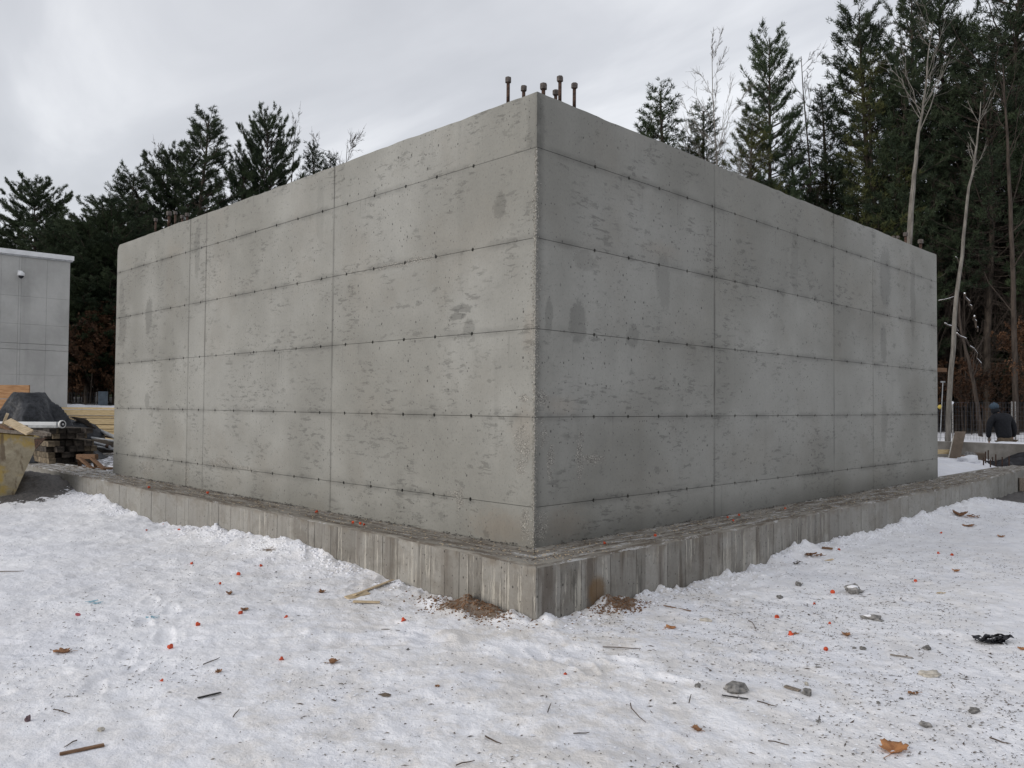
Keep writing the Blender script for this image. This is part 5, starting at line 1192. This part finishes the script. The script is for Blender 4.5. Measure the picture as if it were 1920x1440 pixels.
o = bpy.data.objects.new('plastic_ring', MB().lathe((0, 0, 0), [(.010, -.003), (.020, -.003), (.020, .004), (.010, .004)], 14).mesh('plastic_ring', 'pink_plastic')); C.objects.link(o); o.location = gpt(146, 1154, .008); o.rotation_euler = (.3, .2, 0); tag(o, 'pinkish red plastic ring lying flat on the snow at left', 'ring')

def leaf(px, py, size, rz, label, mat='leaf_brown', lobes=5, curl=.3, stem=True, seed=0):
    size *= 1.15 if size > .15 else .85
    r = random.Random(seed + px); n = 40; P = [Vector((0, 0, curl * .0))]; out_ = []
    for i in range(n):
        a = 2 * math.pi * i / n; rad = .5 * (.62 + .38 * abs(math.cos(a * lobes / 2 + .3)) ** .8) * (1 + .12 * r.uniform(-1, 1)); rad *= 1 - .25 * abs(math.sin(a)); out_.append((rad * math.cos(a), rad * math.sin(a)))
    rings = []; vs = [(0, 0, 0)]
    for f in (.4, .75, 1.0):
        for x, y in out_:
            x_, y_ = x * f, y * f; vs.append((x_, y_, curl * (abs(y_) * 1.3 + x_ * x_ * 1.4 + .10 * math.sin(x_ * 9 + seed) + .06 * r.uniform(-1, 1) * f)))
    fs = [(0, 1 + i, 1 + (i + 1) % n) for i in range(n)]
    for k_ in (0, 1):
        b = 1 + k_ * n; c = b + n; fs += [(b + i, c + i, c + (i + 1) % n, b + (i + 1) % n) for i in range(n)]
    mb = MB(); mb.add([(x * size, y * size, z * size) for x, y, z in vs], fs); g = gpt(px, py, -.001)
    t = thing('dead_leaf', label, 'leaf', g, rz, 'dead leaves on the snow'); b = mb.build('blade', mat, t, True); m = b.modifiers.new('thickness', 'SOLIDIFY'); m.thickness = .0012
    if stem: MB().tube([(-.25 * size, 0, .004), (-.6 * size, .04 * size, .012), (-.82 * size, .12 * size, .03 * curl)], .0016, 5).build('stem', mat, t)
leaf(1675, 1407, .155, .2, 'large orange-brown leaf with curled edge in the lower right corner', 'leaf_orange', 5, .35)
leaf(117, 1224, .14, 2.6, 'brown oak-like leaf with a long stem at left on the snow', 'leaf_brown', 6, .4)
leaf(604, 1111, .105, .5, 'crumpled brown leaf left of the pale offcuts', 'leaf_brown', 5, .5)
leaf(459, 1144, .10, .9, 'brown leaf behind an orange plug left of centre', 'leaf_brown', 4, .4)
leaf(516, 1034, .12, .1, 'reddish brown leaf in the hollow of the snow bank', 'leaf_orange', 4, .3)
leaf(626, 1243, .095, .0, 'dark curled leaf low in the middle of the left snow', 'leaf_brown', 3, .6)
leaf(410, 1260, .07, .8, 'small narrow brown leaf low at left', 'leaf_brown', 2, .5)
leaf(820, 1287, .05, 1.2, 'tiny brown leaf on a twig below the corner', 'leaf_brown', 3, .4)
leaf(1257, 1178, .14, .1, 'orange-brown leaf right of the footing corner', 'leaf_orange', 5, .25)
leaf(1587, 1191, .105, .6, 'ragged brown leaf with holes right of centre', 'leaf_brown', 6, .4)
leaf(1792, 1071, .12, .3, 'brown leaf by the two far right plugs', 'leaf_orange', 5, .35)
leaf(1306, 1369, .085, 1.5, 'brown leaf standing on edge near the bottom right of centre', 'leaf_brown', 2, .5)
leaf(1712, 1301, .075, 2.4, 'narrow reddish leaf between the stones at lower right', 'leaf_brown', 2, .4)
leaf(1877, 1007, .14, .2, 'brown leaf high up near the right edge', 'leaf_brown', 4, .4)
leaf(1815, 987, .16, 2.7, 'long tan leaf below the dark cluster by the far footing', 'leaf_brown', 2, .3)
leaf(1800, 967, .24, .3, 'dark leaf cluster on the snow by the far right footing', 'leaf_brown', 5, .5)
leaf(1916, 1217, .085, .3, 'orange leaf cut by the right picture edge', 'leaf_orange', 4, .3)
leaf(1491, 1189, .075, -.3, 'small brown leaf touching an orange plug right of centre', 'leaf_brown', 2, .3)
leaf(430, 1114, .09, 1.3, 'dark brown twig-like leaf above the plug with the leaf', 'leaf_brown', 3, .7)
leaf(1765, 1112, .12, -.1, 'long pale tan leaf at far right middle', 'pale_wood', 2, .12)

def stone(px, py, d, label, mat='stone_grey', seed=0, snow=False, sink=.30):
    g = gpt(px, py, d[2] * (.5 - sink)); t = thing('stone', label, 'stone', g, random.uniform(0, 3), 'stones on the snow')
    MB().lump((0, 0, 0), d, seed + px, .42, 3).build('rock', mat, t)
    if snow: MB().lump((.0, .0, d[2] * .30), (d[0] * .78, d[1] * .72, d[2] * .55), seed + 2, .2, 2).build('snow_cap', 'clean_snow', t, True)
stone(1380, 1297, (.125, .085, .075), 'largest grey stone with a flat point, lower right of centre'); stone(1600, 1110, (.14, .10, .085), 'grey stone capped with snow in the right middle', snow=True); stone(1634, 1161, (.15, .07, .05), 'long grey stone dusted with snow right of centre', snow=True)
stone(1513, 1302, (.055, .05, .045), 'dark stone just below a smaller brown one, lower right'); stone(1512, 1284, (.035, .03, .025), 'small brown stone above the dark one at lower right', 'stone_pale'); stone(1309, 1287, (.04, .032, .03), 'small dark stone left of the largest grey stone')
stone(1826, 1336, (.06, .045, .035), 'rounded grey stone near the lower right edge'); stone(1734, 1361, (.045, .06, .03), 'pointed dark stone above the large orange-brown leaf'); stone(1323, 1164, (.095, .05, .03), 'flat greenish grey stone right of the corner', 'stone_pale'); stone(1497, 1098, (.065, .055, .05), 'round dark stone in the right middle, partly snowy')
stone(1462, 1121, (.05, .04, .03), 'small black stone left of the round one'); stone(1742, 1267, (.13, .075, .045), 'pale whitish stone with a brown end at right', 'stone_pale'); stone(189, 1370, (.035, .03, .025), 'small brown stone above the broken plank at lower left', 'stone_pale'); stone(52, 1352, (.03, .025, .04), 'purplish stone near the lower left edge', 'stone_purple')
stone(765, 1219, (.025, .02, .018), 'pebble below the offcuts near the centre'); stone(1739, 1217, (.08, .05, .03), 'low grey stone left of the black plastic scrap'); stone(1617, 1218, (.045, .035, .03), 'brown pebble right of the plug above the scattered stones'); stone(1602, 1216, (.03, .025, .02), 'tiny brown pebble beside the slightly bigger one')
stone(1265, 1320, (.02, .02, .015), 'tiny pebble left of the small dark stone'); stone(1647, 1319, (.022, .02, .018), 'dark pebble between the largest stone and the long stick'); stone(1690, 1311, (.022, .018, .015), 'lone dark pebble near the narrow reddish leaf'); stone(1535, 1353, (.03, .02, .015), 'dark chip below the dark stone at lower right')
stone(723, 1305, (.062, .035, .016), 'brown flat bark chip low in the centre left', 'cardboard_brown', sink=.1); stone(1818, 1363, (.02, .018, .015), 'grey pebble below the rounded stone at lower right')

def stick(a, b, r_, label, mat='twig_brown', flat=False, name='stick', cat='stick', lift=.008, w=None, bend=.0):
    A_ = Vector(gpt(a[0], a[1], lift)); B_ = Vector(gpt(b[0], b[1], lift)); c = (A_ + B_) / 2; mb = MB(); r_ = r_ * .8
    if flat: mb.beam(A_ - c, B_ - c, w or r_ * 2.5, r_, random.uniform(-.3, .3), r_ * .3)
    else:
        sd = (B_ - A_).cross(Vector((0, 0, 1))).normalized() * bend; mb.tube([A_ - c, (A_ - c) * .4 + sd + Vector((0, 0, .004)), (B_ - c) * .5 + sd * .6, B_ - c], [r_, r_ * .95, r_ * .8, r_ * .5], 6)
    single(mb, name, mat, label, cat, tuple(c))
GO = None
stick((663, 1120), (734, 1092), .016, 'pale offcut leaning against the snow bank, longest of the three', 'pale_wood', True, 'wood_offcut', 'offcut', .02, .05)
stick((662, 1130), (712, 1131), .014, 'pale offcut lying flat in front of the leaning one', 'pale_wood', True, 'wood_offcut', 'offcut', .01, .045)
stick((650, 1123), (690, 1112), .01, 'thin dull offcut behind the other two pale ones', 'pale_wood', True, 'wood_offcut', 'offcut', .008, .07)
stick((371, 1311), (414, 1301), .006, 'charred black stick on the snow at lower left', 'charred_stick', True, w=.017)
stick((112, 1416), (195, 1399), .012, 'broken brown plank piece in the lower left corner', 'brown_wood', True, 'broken_plank', 'plank', .006, .026)
stick((1669, 1229), (1711, 1235), .006, 'straight grey stick lying at right below the long stone', 'grey_wood', True, w=.018)
stick((1541, 1029), (1561, 1031), .02, 'reddish brown wood block in the upper right snow', 'brown_wood', True, 'wood_block', 'block', .015, .04)
stick((1535, 1056), (1562, 1050), .010, 'pale wood sliver under the dark litter at right', 'pale_wood', True, 'wood_offcut', 'offcut', .01, .03)
stick((1472, 1289), (1500, 1297), .010, 'grey splinter between the largest stone and the dark stone', 'grey_wood', True, w=.03)
stick((1354, 1306), (1403, 1313), .004, 'thin dark splinter under the largest grey stone', 'charred_stick', True, w=.012)
stick((1245, 1137), (1295, 1147), .005, 'brown splinter below the right snow bank', 'brown_wood', True, w=.018)
stick((1130, 1215), (1202, 1218), .005, 'long thin twig right of the footing corner', bend=.01); stick((1182, 1321), (1211, 1357), .004, 'hooked twig at bottom right of centre', bend=.02); stick((1075, 1378), (1105, 1376), .004, 'forked twig near the bottom, right of centre', bend=.01)
stick((1420, 1317), (1456, 1327), .0045, 'brown twig below the largest grey stone', bend=.008); stick((1403, 1165), (1417, 1182), .004, 'hooked grey twig right of the flat stone', bend=-.015); stick((1027, 1338), (1033, 1321), .004, 'short dark twig standing askew below centre')
stick((1292, 1320), (1296, 1304), .004, 'short dark twig left of the largest stone'); stick((100, 1333), (131, 1341), .004, 'thin twig above the broken plank at left'); stick((381, 1248), (412, 1235), .0045, 'brown twig low at left, pointing right', bend=.01); stick((437, 1347), (449, 1332), .004, 'pale twig low left of centre')
stick((1856, 1386), (1890, 1397), .005, 'twig near the lower right edge', bend=.01); stick((910, 1383), (940, 1397), .005, 'forked grey twig at the bottom centre', bend=.01); stick((855, 1438), (890, 1429), .004, 'dark twig at the bottom picture edge'); stick((715, 1182), (750, 1184), .004, 'thin dark twig left of the plug below the offcuts')
stick((0, 1073), (45, 1072), .006, 'curved grey twig at the left picture edge', bend=.02); stick((144, 1391), (120, 1404), .004, 'thin splinter beside the broken plank'); stick((620, 1055), (628, 1043), .004, 'small twig stuck in the left snow bank'); stick((1440, 1392), (1480, 1400), .004, 'faint twig near the bottom at right')
# black plastic, dark litter and blue scraps
def scrap(px, py, dims, n_, mat, label, name, cat, seed=1):
    r = random.Random(seed); mb = MB(); g = gpt(px, py, .004)
    for i in range(n_):
        c = Vector((r.uniform(-.5, .5) * dims[0], r.uniform(-.5, .5) * dims[1], r.uniform(0, 1) * dims[2])); L = r.uniform(.2, .5) * dims[0]; a = r.uniform(-.6, .6)
        d = Vector((math.cos(a), math.sin(a), r.uniform(-.3, .3))) * L / 2; w = r.uniform(.15, .4) * dims[1]; sd = Vector((-math.sin(a), math.cos(a), r.uniform(-.5, .5))) * w / 2; k_ = 4; vs = []
        for j in range(k_ + 1):
            f = j / k_ * 2 - 1; z = Vector((0, 0, r.uniform(-.3, .3) * dims[2])); vs += [c + d * f - sd * r.uniform(.5, 1.2) + z, c + d * f + sd * r.uniform(.5, 1.2) + z * .3]
        mb.add(vs, [(2 * j, 2 * j + 1, 2 * j + 3, 2 * j + 2) for j in range(k_)])
    o = single(mb, name, mat, label, cat, g, (0, 0, math.atan2(RT[1], RT[0]) + .15)); m = o.modifiers.new('thickness', 'SOLIDIFY'); m.thickness = .002
scrap(1860, 1205, (.24, .11, .045), 26, 'black_plastic', 'shredded black plastic scrap near the right edge of the snow', 'plastic_scrap', 'plastic scrap', 1)
scrap(1530, 1044, (.18, .09, .03), 16, 'leaf_brown', 'dark tangle of litter beside the brown wood block', 'litter_tangle', 'litter', 2)
scrap(1494, 1057, (.08, .08, .02), 8, 'twig_brown', 'small dark tangle of twigs left of the litter beside the wood block', 'litter_tangle', 'litter', 5)
scrap(180, 1131, (.13, .05, .02), 5, 'blue_scrap', 'blue-green plastic shred at left, upper one of two', 'plastic_scrap', 'plastic scrap', 3)
scrap(284, 1158, (.10, .05, .012), 4, 'blue_scrap', 'pale blue plastic shred at left, lower one of two', 'plastic_scrap', 'plastic scrap', 4)
scrap(1820, 972, (.25, .10, .04), 10, 'leaf_brown', 'flat brown litter by the far right footing', 'litter_tangle', 'litter', 6)

# twigs, splinters and crumbs nobody could count
def slivers(C3, L, W_, Hh_, mat, name, label, seed=0):
    r = np.random.RandomState(seed); n = len(C3); a = r.uniform(0, 6.28, n); d = np.stack([np.cos(a), np.sin(a), r.normal(0, .12, n)], -1) * L[:, None] / 2; s_ = np.stack([-np.sin(a), np.cos(a), 0 * a], -1) * W_[:, None] / 2
    s_ = s_ * r.uniform(.5, 1.2, (n, 1)); u = np.zeros((n, 3)); u[:, 2] = Hh_; mid = s_ * r.normal(0, 1.5, (n, 1))
    P = np.stack([C3 - d - s_ * .6, C3 + mid - s_, C3 + d, C3 + mid + s_, C3 + mid * .8 + u], 1)
    F = np.array([(0, 1, 4), (1, 2, 4), (2, 3, 4), (3, 0, 4)]); F = (F[None] + np.arange(n)[:, None, None] * 5).reshape(-1, 3)
    o = bpy.data.objects.new(name, fast_mesh(name, P.reshape(-1, 3), F, mat, 3)); C.objects.link(o); tag(o, label, name.replace('_', ' '), kind='stuff'); return o
def scatter(n, seed, zmax=14.5, mid=True):
    r = np.random.RandomState(seed); out_ = []
    while len(out_) < n:
        m = n * 3; s_ = r.uniform(-.72, .72, m); Z = 3.2 + (zmax - 3.2) * r.uniform(0, 1, m) ** .8
        x = CAM[0] + FW[0] * Z + RT[0] * s_ * Z; y = CAM[1] + FW[1] * Z + RT[1] * s_ * Z; d = y - x
        ok = (x < xf(y) - .02) | (y < yf(x) - .02)
        w = .30 + .7 * np.exp(-((d + .6) / 2.8) ** 2) + .5 * (d < -2); w *= np.clip(.12 + 1.5 * np.clip(fbm(x * .9, y * .9, 4) + .12, 0, 1), 0, 1.3); ok &= r.uniform(0, 1, m) < w
        out_ += list(zip(x[ok], y[ok]))
    P = np.array(out_[:n]); return np.column_stack([P, H(P[:, 0], P[:, 1]) + .003])
q = scatter(5600, 1); r_ = np.random.RandomState(2); L_ = .007 + .022 * r_.uniform(0, 1, len(q)) ** 2 + np.where(r_.uniform(0, 1, len(q)) < .05, .03, 0); slivers(q, L_, L_ * r_.uniform(.10, .3, len(q)), .004, 'twig_brown', 'twig_litter', 'fine dark twigs and splinters strewn over the trodden snow', 3)
q = scatter(3400, 4); L_ = .004 + .010 * r_.uniform(0, 1, len(q)) ** 2.5; slivers(q, L_, L_ * .8, .004, 'grit_dark', 'soil_crumbs', 'dark crumbs of soil strewn over the trodden snow', 5)
q = scatter(1100, 6); L_ = r_.uniform(.010, .035, len(q)); slivers(q, L_, L_ * .3, .004, 'grey_wood', 'wood_chips', 'dull wood chips strewn over the trodden snow', 7)
q = scatter(3200, 16); L_ = r_.uniform(.008, .030, len(q)); slivers(q, L_, L_ * .8, .007, 'clean_snow', 'snow_crumbs', 'loose white crumbs of snow on the trodden snow', 8)
# crumbled snow along the footing
pts_ = []
for i in range(5200):
    if r_.rand() < .5: s_ = r_.uniform(-.6, 12) ; d = abs(r_.normal(0, .16)) + .015; x, y = xf(s_) - d, s_
    else: s_ = r_.uniform(-.6, 14); d = abs(r_.normal(0, .16)) + .015; x, y = s_, yf(s_) - d
    if float(vnoise(s_ * 2.5 + (20 if x < y else 0), 7.)) < -.35 or (x < y and y > 9.9) or (x > y and x > 11.5) or (abs(y - .12) < .5 and x < -.3) or (abs(x - .3) < .35 and y < -.3) or abs(x - y) < .3: continue
    pts_.append((x, y, float(H(x, y)) - .002))
chips(pts_, 'snow_chunks', SNOW, None, .008, .040, .7); tag(C.objects['snow_chunks'], 'crumbled chunks of snow heaped along the foot of the footing', 'snow chunks', kind='stuff')
# litter on the ledge
n = 1500; s_ = r_.uniform(-.45, 12, n); left = r_.rand(n) < .5; t_ = r_.uniform(.02, .98, n); x = np.where(left, xf(s_) * (1 - t_), s_); y = np.where(left, s_, yf(s_) * (1 - t_)); ok = ~((~left) & (x > 0) & (y > 0))
q = np.column_stack([x, y, np.full(n, .016)])[ok]; L_ = .010 + .05 * r_.uniform(0, 1, len(q)) ** 2; slivers(q, L_, L_ * r_.uniform(.08, .25, len(q)), .004, 'twig_brown', 'ledge_twigs', 'dark twigs and bark bits lying along the footing ledge', 9)
q2 = q + np.random.RandomState(3).normal(0, .03, q.shape) * [1, 1, 0]; q2 = q2[(q2[:, 0] > xf(q2[:, 1]) + .01) | (q2[:, 1] < 0)]; q2 = q2[(q2[:, 1] > yf(q2[:, 0]) + .01) | (q2[:, 0] < 0)]; q2 = q2[(q2[:, 0] < -.02) | (q2[:, 1] < -.02)]
L_ = r_.uniform(.008, .03, len(q2)); slivers(q2, L_, L_ * .5, .004, 'pale_wood', 'ledge_chips', 'pale chips and crumbs lying along the footing ledge', 10)

pts_ = []
for i in range(1500):
    if r_.rand() < .62: x, y = r_.normal(-.66, .10), r_.normal(.10, .26)
    else: x, y = r_.normal(.34, .18), r_.normal(-.68, .07)
    if x > xf(y) - .01 and y > yf(x) - .01: continue
    pts_.append((x, y, float(H(x, y)) + .001))
chips(pts_, 'soil_clods', 'brown_wood', None, .005, .022, .8); tag(C.objects['soil_clods'], 'crumbs of brown soil on the two small heaps beside the footing corner', 'soil clods', kind='stuff')
